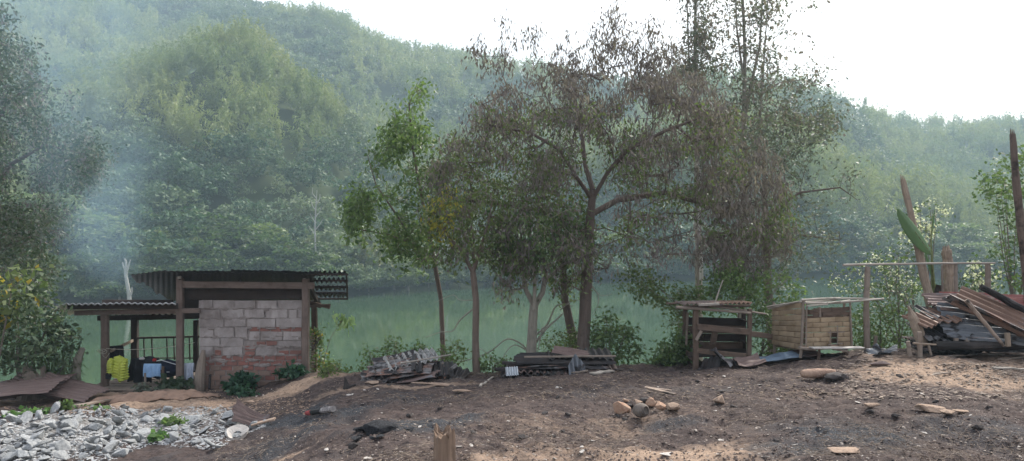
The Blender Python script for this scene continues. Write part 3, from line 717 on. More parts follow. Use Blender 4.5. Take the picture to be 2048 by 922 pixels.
# ================= left: stump, leaning log, roof sheets =================
def stump(name, label, px, pyt, pyb, r, Y, mat, jag=.05, n=22, flare=1.5, cat='tree stump', lean=0.0):
    c = P(px, pyb, Y); top = P(px, pyt, Y).z; m = MB(); K = 14; g = np.zeros((K, n+1, 3))
    for k in range(K):
        u = k/(K-1)
        for j in range(n+1):
            th = 2*math.pi*(j % n)/n; rr = r*(1+(flare-1)*(1-u)**3)*(1+.10*math.sin(th*3+1)+.07*math.sin(th*7+u*2)+.03*math.sin(th*13))
            zt = top+jag*float(vnoise([math.cos(th)*4, math.sin(th)*4, px], 3)); g[k, j] = (c.x+rr*math.cos(th)+lean*u, c.y+rr*math.sin(th), c.z-.08+(zt-c.z+.08)*u)
    m.sheet(g); 
    cen = (c.x+lean, c.y, top-.03); base = [tuple(g[-1, j]) for j in range(n)]; inner = [((p[0]-cen[0])*.6+cen[0], (p[1]-cen[1])*.6+cen[1], top-jag*.6*RND.random()) for p in base]
    m.add(base+inner+[cen], [(j, (j+1) % n, n+(j+1) % n, n+j) for j in range(n)]+[(n+j, n+(j+1) % n, 2*n) for j in range(n)], [(j*.1, j*.37) for j in range(2*n+1)])
    st = [(k/(K-1)*.5, j/n*1.5) for k in range(K) for j in range(n+1)]; m.st[:len(st)] = st
    return tag(m.build(name, mat), label, cat)
stump('tree_stump', 'broad jagged tree stump behind the collapsed tin sheets', 68, 737, 785, .17, 12.6, W_GREY, .06)
m = MB(); m.tube([q(150, 770, 12.9), q(152, 735, 12.9), q(158, 712, 12.9), q(166, 697, 12.9)], [.085, .075, .065, .045], 10, .08); m.tube([q(152, 728, 12.8), q(148, 716, 12.75)], [.03, .02], 6)
tag(m.build('leaning_stub', BARK_P), 'broken grey trunk stub leaning right beside the left bush', 'tree stump')
LS = [dict(p0=P(55, 774, 12.25), du=dirv(6, 6), dv=dirv(95, 12), L=1.25, W=.7, warp=.07, seed=2), dict(p0=P(135, 779, 12.15), du=dirv(-4, -15), dv=dirv(86, 12), L=1.05, W=.6, warp=.06, seed=4, rag=.05),
      dict(p0=P(30, 778, 11.9), du=dirv(2, 5), dv=dirv(92, 12), L=1.3, W=.6, warp=.06, seed=7, rag=.06), dict(p0=P(90, 768, 12.45), du=dirv(-6, -14), dv=dirv(88, 22), L=1.0, W=.6, warp=.05, seed=8)]
LL = ['rusty brown roof sheet forming the left slope in front of the tree stump', 'rusty brown roof sheet sloping right towards the porch deck', 'crumpled brown roof sheet lowest at the left edge of the picture', 'rusty roof sheet topmost against the tree stump']
for k, (d, l) in enumerate(zip(LS, LL)):
    d['p0'] = d['p0']+Vector((0, 0, .02)); sheet_thing('roof_sheet', l, M_RUST, 'rusty roof sheets collapsed by the stump', **d)
for k, (a, b, w_, l) in enumerate([((0, 789), (75, 797), .14, 'flat grey board lying under the crumpled sheets at the left edge'), ((60, 795), (170, 789), .10, 'dark board lying in front of the collapsed sheets'), ((150, 818), (222, 803), .09, 'pale plank lying in the dirt between the rubble and the porch'), ((95, 826), (160, 812), .07, 'thin pale board half buried above the rubble'), ((170, 783), (300, 784), .12, 'long grey plank lying along the front of the deck')]):
    pa, pb = gpt(*a, .03), gpt(*b, .03); m = MB(); m.beam(pa, pb, w_, .03, rough=.005); tag(m.build('loose_plank', W_GREY if k != 1 else W_DARK), l, 'plank')
# mud-stained mat over the mound
c = gpt(310, 797); nu, nv = 60, 24; U, Vv = np.meshgrid(np.linspace(-1, 1, nu), np.linspace(-1, 1, nv), indexing='ij')
X_ = c.x+U*.92+.05*np.sin(Vv*5); Y_ = c.y+Vv*.34+.05*np.sin(U*7); Z_ = ground_z(X_, Y_)+.015+.10*np.clip(1-U*U, 0, 1)*np.clip(1-Vv*Vv, 0, 1)+.03*n2(X_, Y_, 4, 3, 91)
m = MB(); m.sheet(np.stack([X_, Y_, Z_], -1), .01); tag(m.build('muddy_mat', m_plain('muddy_sacking', (.30, .20, .145), (.20, .135, .10), 7, .95, .7, .01), smooth=True), 'mud-stained brown sacking spread over a low mound in front of the porch', 'mat')
# ================= sheet piles =================
def pile(specs, group, base_y=None):
    for s in specs:
        lab = s.pop('label'); mat = s.pop('mat'); nm = s.pop('name', 'roof_sheet')
        sheet_thing(nm, lab, mat, group, **s)
SWAP = {3, 5, 6, 8, 10, 1, 22, 24, 26, 30, 54, 57, 61, 51, 60}
GA = 'burnt roof sheets in the left crest pile'
A = []
def sp(px, py, Y, az, el, tilt, L, W, mat, label, seed, warp=.06, rag=.04, sag=0.0, wave=.085, amp=.013, vaz=90, **k):
    if seed in SWAP:      # ridges point at the viewer, so the front edge shows as a wave
        return dict(p0=P(px, py, Y), du=dirv(az+vaz, tilt), dv=dirv(az, el), L=W*.95, W=L, mat=mat, label=label, seed=seed, warp=warp*.9, rag=rag*1.5, sag=sag, wave=.098, amp=.019, **k)
    return dict(p0=P(px, py, Y), du=dirv(az, el), dv=dirv(az+vaz, tilt), L=L, W=W, mat=mat, label=label, seed=seed, warp=warp, rag=rag, sag=sag, wave=wave, amp=amp, **k)
inside = 'burnt wavy roof sheet buried inside the left crest pile'
pile([sp(830, 755, 11.0, 4, 1, 3, 1.36, .62, M_BURN, inside, 1), sp(805, 750, 10.95, -8, 4, 6, 1.15, .6, M_RUST, 'brown rusty roof sheet at the lower left of the left crest pile', 2, .07),
      sp(850, 747, 11.05, 10, -5, 4, 1.05, .6, M_SOOT, inside, 3), sp(800, 742, 10.98, -3, 3, 8, 1.05, .55, M_MIX, 'grey roof sheet curling down the left side of the left crest pile', 4, .08),
      sp(868, 742, 11.05, -12, -12, 8, .95, .6, M_SOOT, 'black roof sheet drooping at the right end of the left crest pile', 5, .08),
      sp(815, 736, 11.05, 6, 2, 10, .95, .55, M_BURN, inside, 6, .07), sp(790, 733, 10.95, -6, 5, 16, .72, .5, M_MIX, 'streaked grey roof sheet facing forward on the left crest pile', 7, .06),
      sp(845, 729, 11.1, -20, -9, 14, .9, .5, M_MIX, 'pale roof sheet with ragged edge near the top of the left crest pile', 8, .07, wave=.1, amp=.018),
      sp(822, 719, 11.15, -70, -10, 12, .5, .75, m_metal('scorched_zinc', (.09, .07, .06), (.2, .16, .14), zinc=(.34, .34, .33), wz=.5, ws=.35), 'pale galvanised sheet showing its corrugations on top of the left crest pile', 9, .05, wave=.09, amp=.02),
      sp(866, 728, 11.0, 8, -16, 12, .62, .5, M_SOOT, 'black curled roof sheet on the right shoulder of the left crest pile', 10, .09), sp(790, 718, 11.2, 12, 6, 10, .6, .4, M_BURN, 'burnt roof sheet scrap at the top left of the left crest pile', 11, .05)], GA)
m = MB(); pole(m, P(800, 727, 10.75), P(903, 709, 10.75), .013, .009, 6, bend=.004); tag(m.build('thin_pole', W_POLE), 'thin pale pole lying across the top of the left crest pile', 'pole')
GB = 'burnt roof sheets in the middle pile by the trees'
inb = 'burnt roof sheet buried inside the middle pile by the trees'
pile([sp(1105, 748, 10.9, 0, 1, 3, 1.45, .6, M_MIX, inb, 21), sp(1065, 745, 10.8, -2, 2, 4, .9, .55, M_SOOT, 'sooty dark roof sheet lowest at the front of the middle pile', 22),
      sp(1160, 738, 11.0, 4, 2, 4, 1.1, .6, M_RUST, inb, 23), sp(1098, 738, 10.85, 1, 2, 2, 1.0, .6, M_RUST, inb, 24), sp(1120, 731, 10.95, -3, 0, 3, 1.35, .6, M_BURN, inb, 25),
      sp(1170, 727, 11.0, 2, -3, 5, .95, .55, M_RUST, 'rusty roof sheet at the right end of the middle pile', 26, .06), sp(1080, 727, 10.95, -4, 3, 4, .9, .5, M_MIX, inb, 27),
      sp(1130, 719, 11.0, 0, 0, 4, 1.45, .55, M_SOOT, inb, 28, .035), sp(1085, 713, 11.1, -2, 1, 8, .75, .5, M_SOOT, 'flat blue-black roof sheet on top left of the middle pile', 29, .03),
      sp(1160, 709, 11.1, 1, -1, 8, .95, .5, M_SOOT, inb, 30, .03), sp(1140, 703, 11.0, -8, -9, 12, .5, .25, M_RUST, 'brown strip of roof sheet topmost on the middle pile', 31, .04)], GB)
m = MB(); m.beam(P(1048, 714, 10.75), P(1232, 712, 10.8), .04, .022, rough=.003); tag(m.build('flat_batten', W_GREY), 'long straight batten lying on the middle pile', 'plank')
for k, (x0, x1, yy, l) in enumerate([(1004, 1090, 727, 'upper dark beam jutting left from the middle pile'), (990, 1085, 739, 'lower dark beam jutting left from the middle pile')]):
    m = MB(); m.beam(P(x0, yy-1, 10.9), P(x1, yy+2, 10.85), .07, .045, rough=.005); tag(m.build('charred_beam', W_CHAR), l, 'beam')
# standing folded sheet
sheet_thing('folded_sheet', 'grey fan-folded roof sheet standing on edge before the middle pile', M_ZINC, p0=P(1153, 728, 10.55), du=dirv(105, 68), dv=dirv(0, -12), L=.30, W=.24, wave=.06, amp=.018, warp=.03, seed=41, cut=lambda v: (0*v, .45+.55*(1-np.abs(v*2-1))))
sheet_thing('white_sheet_end', 'bright corrugated sheet end at the lower left of the middle pile', m_metal('bright_zinc', zinc=(.55, .6, .64), wz=1.2, ws=-.3), p0=P(1024, 742, 10.45), du=dirv(100, 55), dv=dirv(8, 6), L=.13, W=.17, wave=.034, amp=.012, warp=.01, seed=42)

# ================= right heap =================
GR = 'rusty roof sheets in the large right heap'
inr = 'rusty roof sheet pressed inside the large right heap'
YR = 10.6
pile([sp(1960, 692, YR+.2, 1, 1, 4, 1.9, .8, M_BURN, inr, 51, .05), sp(1930, 686, YR, -2, 2, 8, 1.5, .7, M_BURN, 'pale-ribbed roof sheet low at the left of the right heap', 52, .06, wave=.1),
      sp(2010, 684, YR+.1, 3, 1, 6, 1.5, .7, M_RUST, inr, 53, .06), sp(1905, 676, YR, 4, -3, 14, 1.05, .6, M_BURN, 'dark warped roof sheet sagging at the left end of the right heap', 54, .09, wave=.1),
      sp(2040, 672, YR+.15, -2, 0, 8, 1.7, .7, M_BURN, inr, 55, .05), sp(1940, 664, YR+.1, -6, 3, 14, 1.2, .6, M_SOOT, inr, 56, .07),
      sp(1900, 655, YR+.05, 2, 4, 16, .95, .6, M_SOOT, 'black roof sheet folded under the galvanised one in the right heap', 57, .08),
      sp(1960, 648, YR-.12, -7, -6, 40, 1.05, .62, M_ZINC, 'big blue-grey galvanised sheet facing forward in the right heap', 58, .05, wave=.1, amp=.016),
      sp(2030, 656, YR+.1, -5, -2, 26, 1.3, .6, M_BURN, inr, 59, .05), sp(1862, 636, YR, 12, 9, 12, .6, .5, M_RUSTO, 'brown roof sheet sticking out left like an eave from the right heap', 60, .03, wave=.12),
      sp(1905, 622, YR+.2, 2, 1, 14, .95, .6, M_BURN, 'curled grey-edged roof sheet at the upper left of the right heap', 61, .06), sp(1990, 628, YR+.25, -1, -1, 16, 1.6, .6, M_SOOT, inr, 62, .05),
      sp(1925, 606, YR+.3, 1, 1, 16, .95, .55, M_RUST, 'rusty roof sheet second from the top of the right heap', 63, .06), sp(2030, 603, YR+.4, -2, -1, 14, 1.9, .6, m_metal('dark_red_sheet', (.12, .032, .03), (.22, .07, .06), wz=-.3, ws=.1), 'long dark red roof sheet along the top of the right heap', 64, .035),
      sp(1975, 634, YR-.28, -37, -27, 24, 1.12, .30, M_MIX, 'long grey and rust sheet sliding diagonally down the front of the right heap', 65, .03, wave=.09, vaz=-70),
      sp(1998, 627, YR-.22, -36, -25, 30, 1.15, .46, M_RUSTO, 'broad orange-brown sheet sliding diagonally over the right heap', 66, .03, wave=.1, amp=.016, vaz=80),
      sp(2030, 632, YR-.05, -32, -22, 24, 1.1, .4, M_RUSTO, 'rust-orange sheet lying behind the broad diagonal one in the right heap', 67, .03, vaz=80),
      sp(2050, 652, YR-.15, -30, -20, 30, .7, .3, m_metal('blue_zinc', zinc=(.28, .35, .43), wz=1.1, ws=-.1), 'light blue-grey sheet at the right edge of the right heap', 68, .03),
      sp(2000, 690, YR-.2, 2, 0, 30, .6, .2, M_RUST, 'reddish roof sheet low at the front of the right heap', 69, .03), sp(2110, 660, YR+.2, 3, 2, 10, 1.2, .7, M_BURN, inr, 70, .06)], GR)
m = MB(); pole(m, P(1868, 692, YR-.35), P(2130, 693, YR-.25), .062, .055, 10, .08, .012, 12); tag(m.build('charred_log', W_CHAR), 'long charred log lying along the foot of the right heap', 'log')
m = MB(); pole(m, P(1962, 574, YR-.1), P(2110, 652, YR-.25), .042, .06, 10, .10, .012, 10); tag(m.build('charred_beam', W_CHAR), 'thick black charred beam slanting over the top of the right heap', 'beam')
m = MB(); pole(m, P(1932, 600, YR-.45), P(2008, 692, YR-.62), .030, .020, 8, .10, .02, 10); tag(m.build('forked_branch', W_LOG), 'crooked grey branch leaning down the front of the right heap', 'branch')
m = MB(); m.beam(P(2016, 692, YR-.5), P(2014, 666, YR-.5), .055, .05, rough=.004); tag(m.build('short_stake', W_PALE), 'short brown stake upright against the right heap', 'stake')
for k, px in enumerate((1912, 1934, 1955)):
    m = MB(); m.beam(P(px, 694, YR-.28), P(px-1, 676, YR-.28), .055, .05, rough=.004); tag(m.build('support_stub', W_GREY), ['leftmost', 'middle', 'rightmost'][k]+' of three stubby supports behind the charred log', 'stake', 'stubby supports under the right heap')
# low bench of sticks left of the heap
bn = thing('stick_bench', 'tiny rough bench of sticks at the left foot of the right heap', 'bench', P(1848, 712, YR-.3))
m = MB(); pole(m, P(1826, 686, YR-.4), P(1872, 689, YR-.4), .014, .012, 7); m.build('seat', W_PALE, bn)
for a, b, r in [((1820, 712), (1816, 683), .030), ((1840, 714), (1839, 664), .036), ((1862, 710), (1856, 688), .018)]:
    m = MB(); pole(m, P(*a, YR-.38), P(*b, YR-.38), r, r*.9, 8); m.build('leg', W_GREY, bn)
m = MB(); m.tube([P(1846, 690, YR-.1), P(1836, 660, YR-.1), P(1826, 635, YR-.08), P(1817, 612, YR-.05)], [.075, .07, .06, .012], 9, .12); tag(m.build('tree_stump', W_PALE), 'split pale trunk stub leaning left beside the rusty heap', 'tree stump')
# horizontal pole frame
fr = thing('pole_frame', 'rough frame of one long horizontal pole on upright posts behind the hen coop', 'pole frame', P(1736, 706, 11.0))
m = MB(); pole(m, P(1686, 530, 11.0), P(1990, 526, 11.35), .019, .014, 8, .08, .006, 14); m.build('crossbar', W_POLE, fr)
for a, b, r, Y in [((1735, 710), (1735, 533), .045, 11.05), ((1978, 610), (1975, 527), .045, 11.4), ((1912, 600), (1911, 528), .030, 11.3), ((1886, 600), (1884, 530), .018, 11.3)]:
    m = MB(); pole(m, P(*a, Y), P(*b, Y), r, r*.85, 9, .09, .012, 9); m.build('post', W_GREY, fr)
m = MB(); pole(m, P(1749, 706, 11.2), P(1752, 672, 11.2), .03, .025, 8, .1); tag(m.build('short_post', W_GREY), 'short post standing just right of the tall frame post', 'post')
# broken and burnt uprights
def broken(name, label, pts, rad, mat, Y, n=12, cat='tree trunk', spl=6):
    m = MB(); pp = [P(*p, Y) for p in pts]; K = 14; ip = []; ir = []
    for k in range(K+1):
        u = k/K*(len(pp)-1); i = min(int(u), len(pp)-2); ip.append(pp[i].lerp(pp[i+1], u-i)); ir.append((rad[i]+(rad[i+1]-rad[i])*(u-i))*(1+.06*math.sin(k*2.1)))
    m.tube(ip, ir, n, .10); top = ip[-1]; d = (ip[-1]-ip[-2]).normalized()
    for k in range(spl):
        a = 6.283*k/spl; o_ = Vector((math.cos(a), math.sin(a)*.8, 0))*rad[-1]*.65
        m.tube([top+o_-d*.05, top+o_*.9+d*RND.uniform(.02, .09)], [rad[-1]*.38, .003], 5, .2)
    return tag(m.build(name, mat), label, cat)
broken('snapped_tree', 'tall pale broken trunk leaning left above the rusty heap', [(1862, 610), (1845, 540), (1828, 455), (1806, 360)], [.070, .062, .052, .040], W_PALE, 11.5)
broken('broken_stump', 'short splintered pale trunk between two thin posts', [(1900, 600), (1898, 545), (1893, 500)], [.082, .078, .07], W_PALE, 11.6, spl=9, cat='tree stump')
broken('charred_post', 'very tall half-charred post rising at the right edge of the picture', [(2062, 640), (2048, 500), (2034, 380), (2025, 268)], [.068, .062, .054, .040], m_wood('scorched_pole', (.085, .062, .052), (.20, .15, .12), char=.22), 10.9)

# ================= dark open shelter =================
YS = 10.7
sh = thing('wooden_shelter', 'small dark open-fronted board shelter with rusty tin on top', 'animal shelter', P(1391, 735, YS))
def shp(a, b, w_, h_, mat, nm, Y0=YS, Y1=None, rough=.004):
    m = MB(); m.beam(P(*a, Y0), P(*b, Y1 or Y0), w_, h_, (0, 1, 0) if abs(a[0]-b[0]) < 20 else (0, 0, 1), rough); return m.build(nm, mat, sh)
shp((1392, 737), (1391, 617), .075, .07, W_BROWN, 'post'); shp((1498, 716), (1500, 618), .06, .06, W_BROWN, 'post', YS+.02); shp((1368, 712), (1370, 612), .06, .07, W_BROWN, 'post', YS+.75)
shp((1488, 706), (1487, 622), .06, .06, W_DARK, 'post', YS+.8)
shp((1393, 713), (1391, 700), .10, .10, W_BROWN, 'post', YS-.01) if False else None
m = MB(); pole(m, P(1352, 614, YS-.05), P(1502, 626, YS-.05), .024, .018, 8, .08, .006); m.build('front_beam', W_GREY, sh)
m = MB(); pole(m, P(1420, 612, YS-.02), P(1532, 628, YS+.1), .018, .012, 7, .08, .01); m.build('roof_pole', W_GREY, sh)
m = MB(); pole(m, P(1332, 607, YS+.4), P(1490, 602, YS+.4), .014, .012, 7); m.build('rear_pole', W_BROWN, sh); m = MB(); pole(m, P(1368, 613, YS+.75), P(1500, 611, YS+.8), .022, .02, 7); m.build('rear_pole', W_BROWN, sh)
for k in range(4):
    y0 = 642+k*16; shp((1372, y0), (1490, y0+2), .02, .118, W_BROWN if k % 2 else W_DARK, 'back_board', YS+.78)
shp((1372, 705), (1392, 722), .02, .08, W_BROWN, 'side_board', YS+.6, YS+.02); shp((1372, 690), (1375, 625), .03, .02, W_GREY, 'side_slat', YS+.5)
for k in range(3): shp((1488, 640+k*22), (1499, 645+k*22), .02, .14, W_DARK, 'side_board', YS+.75, YS+.05)
shp((1394, 653), (1499, 664), .03, .085, W_BROWN, 'front_rail', YS-.04); shp((1500, 667), (1544, 673), .03, .075, W_BROWN, 'side_rail', YS, YS+.3)
shp((1394, 701), (1492, 712), .03, .07, W_BROWN, 'bottom_rail', YS-.03); shp((1392, 680), (1403, 661), .04, .02, W_GREY, 'brace', YS-.05)
m = MB(); m.beam(P(1425, 690, YS+.5), P(1430, 664, YS+.5), .09, .03, (0, 1, 0)); m.build('inner_board', W_BROWN, sh)
m = MB()
for k in range(5): m.beam(P(1376, 712-k*2.6, YS+.1+k*.15), P(1492, 710-k*2.6, YS+.1+k*.15), .14, .02)
m.build('floor', W_DARK, sh)
for k, (px, w_, mt, py) in enumerate([(1395, .55, M_RUST, 606), (1452, .55, M_RUSTO, 605)]):
    corr(p0=P(px, py, YS+.3), du=dirv(88, -3), dv=dirv(0, 1), L=.85, W=w_, wave=.062, amp=.014, warp=.02, seed=80+k).build('roof_sheet', mt, sh)
m = MB(); m.beam(P(1398, 610, YS-.12), P(1438, 608, YS-.12), .06, .035, rough=.004); m.build('roof_block', W_POLE, sh)
m = MB(); pole(m, P(1428, 612, YS-.05), P(1446, 560, YS-.1), .012, .008, 6); tag(m.build('upright_stick', W_POLE), 'thin stick poking up from the roof of the dark shelter', 'stick')
for k, (px, py, d, e, L, W, mt, l) in enumerate([(1420, 727, 60, 20, .34, .26, M_SOOT, 'black curled tin sheet standing under the dark shelter'), (1446, 714, 140, 38, .36, .16, M_BURN, 'split grey tin strip fanning out under the dark shelter'), (1497, 720, 10, 8, .42, .25, M_RUST, 'rusty curved tin sheet lying right of the dark shelter')]):
    sheet_thing('scrap_tin', l, mt, 'scrap tin around the dark shelter', p0=P(px, py, YS-.25), du=dirv(d, e), dv=dirv(d+90, 4), L=L, W=W, warp=.10, seed=90+k, wave=.09, amp=.012, wfreq=3.2)
m = MB()
for k, (dx, dy, s) in enumerate([(0, 0, .2), (.14, .02, .16), (-.1, .04, .12)]):
    c = gpt(1450, 716); v, f = lump((c.x+dx, c.y+.25+dy, c.z+.06), (s*.6, s*.5, .05), 31+k, .3); m.add(v, f)

# ================= woven bamboo coop =================
co = thing('hen_coop', 'raised hen coop of woven bamboo strips with a small square door hole', 'hen coop', P(1607, 712, YS))
def wpanel(pts, ncol, nrow, seed, hole=None, skiptop=None, name='woven_wall', th=.012):
    """pts: bottom-left, bottom-right, top-right, top-left"""
    bl, br, tr, tl = [np.array(p_) for p_ in pts]; n = np.cross(br-bl, tl-bl); n = n/np.linalg.norm(n)
    if n[1] > 0: n = -n
    f = lambda u, v: (bl*(1-u)+br*u)*(1-v)+(tl*(1-u)+tr*u)*v
    m = MB(); rr = random.Random(seed)
    def inh(u0, u1, v0, v1): return hole and u1 > hole[0]+.005 and u0 < hole[1]-.005 and v1 > hole[2]+.005 and v0 < hole[3]-.005
    for i in range(nrow):
        v0 = i/nrow; v1 = (i+1)/nrow; cuts = [0]; x = (i % 2)*.5/ncol+.5/ncol
        while x < 1: cuts.append(x+rr.uniform(-.01, .01)); x += 1/ncol
        cuts.append(1)
        segs = []
        for a, b in zip(cuts, cuts[1:]):
            if inh(a, b, v0, v1):
                if a < hole[0]-.01: segs.append((a, hole[0]))
                if b > hole[1]+.01: segs.append((hole[1], b))
            else: segs.append((a, b))
        for a, b in segs:
            K = 7; g = np.zeros((K, 5, 3)); j0 = rr.uniform(-.004, .004)
            for k in range(K):
                u = a+(b-a)*k/(K-1)
                for j in range(5):
                    v = v0+(v1-v0)*(.05+.90*j/4); g[k, j] = f(u, min(v, 1.0))+n*(.014*math.sin(math.pi*k/(K-1))**.7+j0+.003*math.sin(math.pi*j/4))
            m.sheet(g, .004)
            for k in range(len(m.st)-2*K*5, len(m.st)): m.st[k] = (m.st[k][0]*.3+a*3+i, m.st[k][1]*.08+i*.31)
            if b < .99 and not (hole and abs(b-hole[0]) < .03):   # the upright splint that crosses here
                m.beam(f(b, v0+.1/nrow)+n*.014, f(b, v1-.1/nrow)+n*.014, .012, .005, n)
    return m
BLc, BRc = P(1544, 688, YS+.55), P(1606, 700, YS); TRc, TLc = P(1606, 604, YS), P(1544, 613, YS+.55)
wpanel([BLc, BRc, TRc, TLc], 2, 8, 3).build('woven_wall', W_BAMB, co)
BL2, BR2 = P(1611, 694, YS-.02), P(1702, 692, YS+.22); TR2, TL2 = P(1700, 632, YS+.22), P(1611, 636, YS-.02)
wpanel([BL2, BR2, TR2, TL2], 3, 6, 7, hole=(.56, .70, .14, .48)).build('woven_wall', W_BAMB, co)
TA, TB = P(1700, 613, YS+.22), P(1626, 616, YS-.0)
wpanel([P(1626, 634, YS), P(1700, 631, YS+.22), TA, TB], 2, 2, 9).build('upper_panel', W_BROWN, co)
BK0, BK1 = P(1545, 690, YS+.56), P(1690, 686, YS+.85)
wpanel([BK0, BK1, P(1690, 620, YS+.85), P(1545, 617, YS+.56)], 4, 6, 11).build('woven_wall', W_BROWN, co)
wpanel([BK1, BR2, TR2, P(1690, 625, YS+.85)], 2, 6, 12).build('woven_wall', W_BROWN, co)
m = MB(); a, b, c_, d_ = P(1546, 691, YS+.54), P(1607, 700, YS+.01), P(1702, 695, YS+.23), P(1690, 689, YS+.84); m.sheet(np.array([[a, d_], [b, c_]]), .02); m.build('floor', W_BROWN, co)
for a, b, r, Y0, Y1, nm in [((1549, 720), (1549, 606), .020, YS+.53, YS+.53, 'post'), ((1601, 716), (1607, 598), .022, YS-.03, YS-.03, 'post'), ((1612, 700), (1614, 606), .012, YS-.05, YS-.05, 'post'), ((1704, 694), (1700, 604), .016, YS+.2, YS+.2, 'post'), ((1637, 720), (1638, 698), .022, YS, YS, 'leg'), ((1694, 716), (1692, 697), .028, YS+.2, YS+.2, 'leg'), ((1690, 640), (1688, 604), .02, YS+.21, YS+.21, 'post'), ((1640, 634), (1639, 614), .02, YS+.03, YS+.03, 'slat')]:
    m = MB(); pole(m, P(*a, Y0), P(*b, Y1), r, r*.85, 8, .07, .006, 6); m.build(nm, W_GREY if nm != 'leg' else W_BROWN, co)
for a, b, r, Y0, Y1 in [((1534, 614), (1600, 603), .016, YS+.5, YS-.05), ((1536, 618), (1612, 600), .013, YS+.5, YS-.05), ((1602, 600), (1680, 596), .018, YS-.06, YS+.3), ((1610, 606), (1700, 604), .020, YS-.07, YS+.15), ((1598, 605), (1672, 600), .013, YS-.02, YS+.3), ((1612, 612), (1656, 609), .012, YS-.08, YS-.06),
                        ((1680, 604), (1762, 598), .016, YS-.02, YS+.25), ((1655, 606), (1700, 600), .013, YS-.03, YS+.2)]:
    m = MB(); pole(m, P(*a, Y0), P(*b, Y1), r, r*.8, 8, .07, .01, 7); m.build('roof_pole', W_POLE, co)
for a, b, Y0, Y1 in [((1660, 597), (1768, 598), YS+.25, YS+.3)]:
    m = MB(); pole(m, P(*a, Y0), P(*b, Y1), .016, .013, 8, .07, .005, 7); m.build('roof_pole', W_POLE, co)
m = MB(); m.beam(P(1622, 696, YS-.16), P(1724, 695, YS-.06), .13, .016, (0, 0, 1), .003); m.build('ledge', m_wood('whitened_board', (.34, .32, .30), (.5, .48, .45)), co)
for a_, b_ in ((P(1598, 695, YS-.1), P(1632, 700, YS-.1)), (P(1666, 698, YS-.12), P(1694, 702, YS-.12))):
    m = MB(); m.beam(a_, b_, .045, .03); m.build('bearer', W_GREY, co)
dfm = MB(); dp = lambda px, py: P(px, py, YS+.07-.03)
pole(dfm, dp(1656, 665), dp(1690, 664), .008, .007, 6); pole(dfm, dp(1660, 692), dp(1661, 660), .008, .008, 6); pole(dfm, dp(1675, 690), dp(1675, 650), .007, .007, 6); pole(dfm, dp(1656, 690), dp(1686, 687), .009, .007, 6)
dfm.build('door_frame', W_GREY, co)
# sheets and bits on the ground here
sheet_thing('blue_sheet', 'faded blue plastic sheet lying on the soil beside the hen coop', m_plain('faded_blue', (.15, .21, .28), (.10, .14, .19), 9), cat='plastic sheet', p0=gpt(1556, 722, .06), du=dirv(14, 7), dv=dirv(95, 10), L=.62, W=.3, amp=.004, warp=.05, seed=101, wfreq=3)
sheet_thing('metal_sheet', 'brown curved rusty sheet under the corner of the hen coop', M_RUST, p0=gpt(1610, 716, .08), du=dirv(5, 3), dv=dirv(95, 12), L=.42, W=.3, warp=.07, seed=102)
for k, (px, py, az, l) in enumerate([(1755, 708, 20, 'left crumpled pale metal scrap beyond the hen coop'), (1776, 709, -30, 'right folded pale metal scrap beyond the hen coop')]):
    sheet_thing('metal_scrap', l, M_ZINC, 'pale metal scraps beyond the hen coop', p0=gpt(px, py, .06), du=dirv(az, 8), dv=dirv(az+90, 14), L=.26, W=.24, amp=.004, warp=.09, seed=103+k, wfreq=4)

# ================= small things on the burnt ground =================
def rock_bm(seed, flat=.6, n=13):
    rr = random.Random(seed); bm = bmesh.new()
    for _ in range(n):
        v = Vector((rr.gauss(0, 1), rr.gauss(0, 1), rr.gauss(0, 1))).normalized(); bm.verts.new((v.x*rr.uniform(.75, 1), v.y*rr.uniform(.6, .9), v.z*flat*rr.uniform(.7, 1)))
    r_ = bmesh.ops.convex_hull(bm, input=bm.verts); bmesh.ops.delete(bm, geom=[e for e in r_['geom_interior'] if isinstance(e, bmesh.types.BMVert)], context='VERTS')
    bmesh.ops.bevel(bm, geom=list(bm.edges), offset=.05, segments=1, affect='EDGES')
    bmesh.ops.triangulate(bm, faces=bm.faces)
    bmesh.ops.subdivide_edges(bm, edges=list(bm.edges), cuts=1, use_grid_fill=True)
    for v in bm.verts: v.co *= 1+.05*float(vnoise([v.co.x*4+seed, v.co.y*4, v.co.z*4], seed))
    return bm
def rock_mesh(name, seed, flat, mat, n=13):
    me = bpy.data.meshes.new(name); bm = rock_bm(seed, flat, n); bm.to_mesh(me); bm.free(); me.materials.append(mat); return me
def put(name, me, loc, s, rz=0, rx=0, ry=0, label=None, cat=None, group=None):
    o = bpy.data.objects.new(name, me); o.location = loc; o.scale = s if hasattr(s, '__len__') else (s, s, s); o.rotation_euler = (rx, ry, rz); COL.objects.link(o); return tag(o, label, cat, group)
S_CONC = m_plain('broken_concrete', (.44, .455, .455), (.24, .25, .255), 5, .95, .6, .02, objr=.35)
S_TAN = m_plain('tan_stone', (.40, .30, .225), (.24, .17, .13), 6, .95, .6, .02)
S_ORG = m_plain('orange_stone', (.30, .175, .12), (.36, .26, .19), 3.0, .95, .5, .02)
S_DK = m_plain('dark_stone', (.085, .075, .07), (.05, .045, .045), 6, .95, .6, .02)
S_WHT = m_plain('chalky_stone', (.55, .52, .48), (.38, .35, .32), 6, .95, .5, .02)
RC = [rock_mesh('concrete_chunk', 100+k, [.6, .8, .5, .9, .55, .7, .65, .35, .8, .5][k], S_CONC, 9+k % 5) for k in range(10)]
rr = random.Random(77); n_ch = 0
RUB_POLY = [(-20, 835), (110, 815), (230, 812), (290, 822), (330, 818), (440, 812), (470, 826), (505, 838), (540, 850), (430, 900), (300, 890), (220, 922), (-20, 925)]
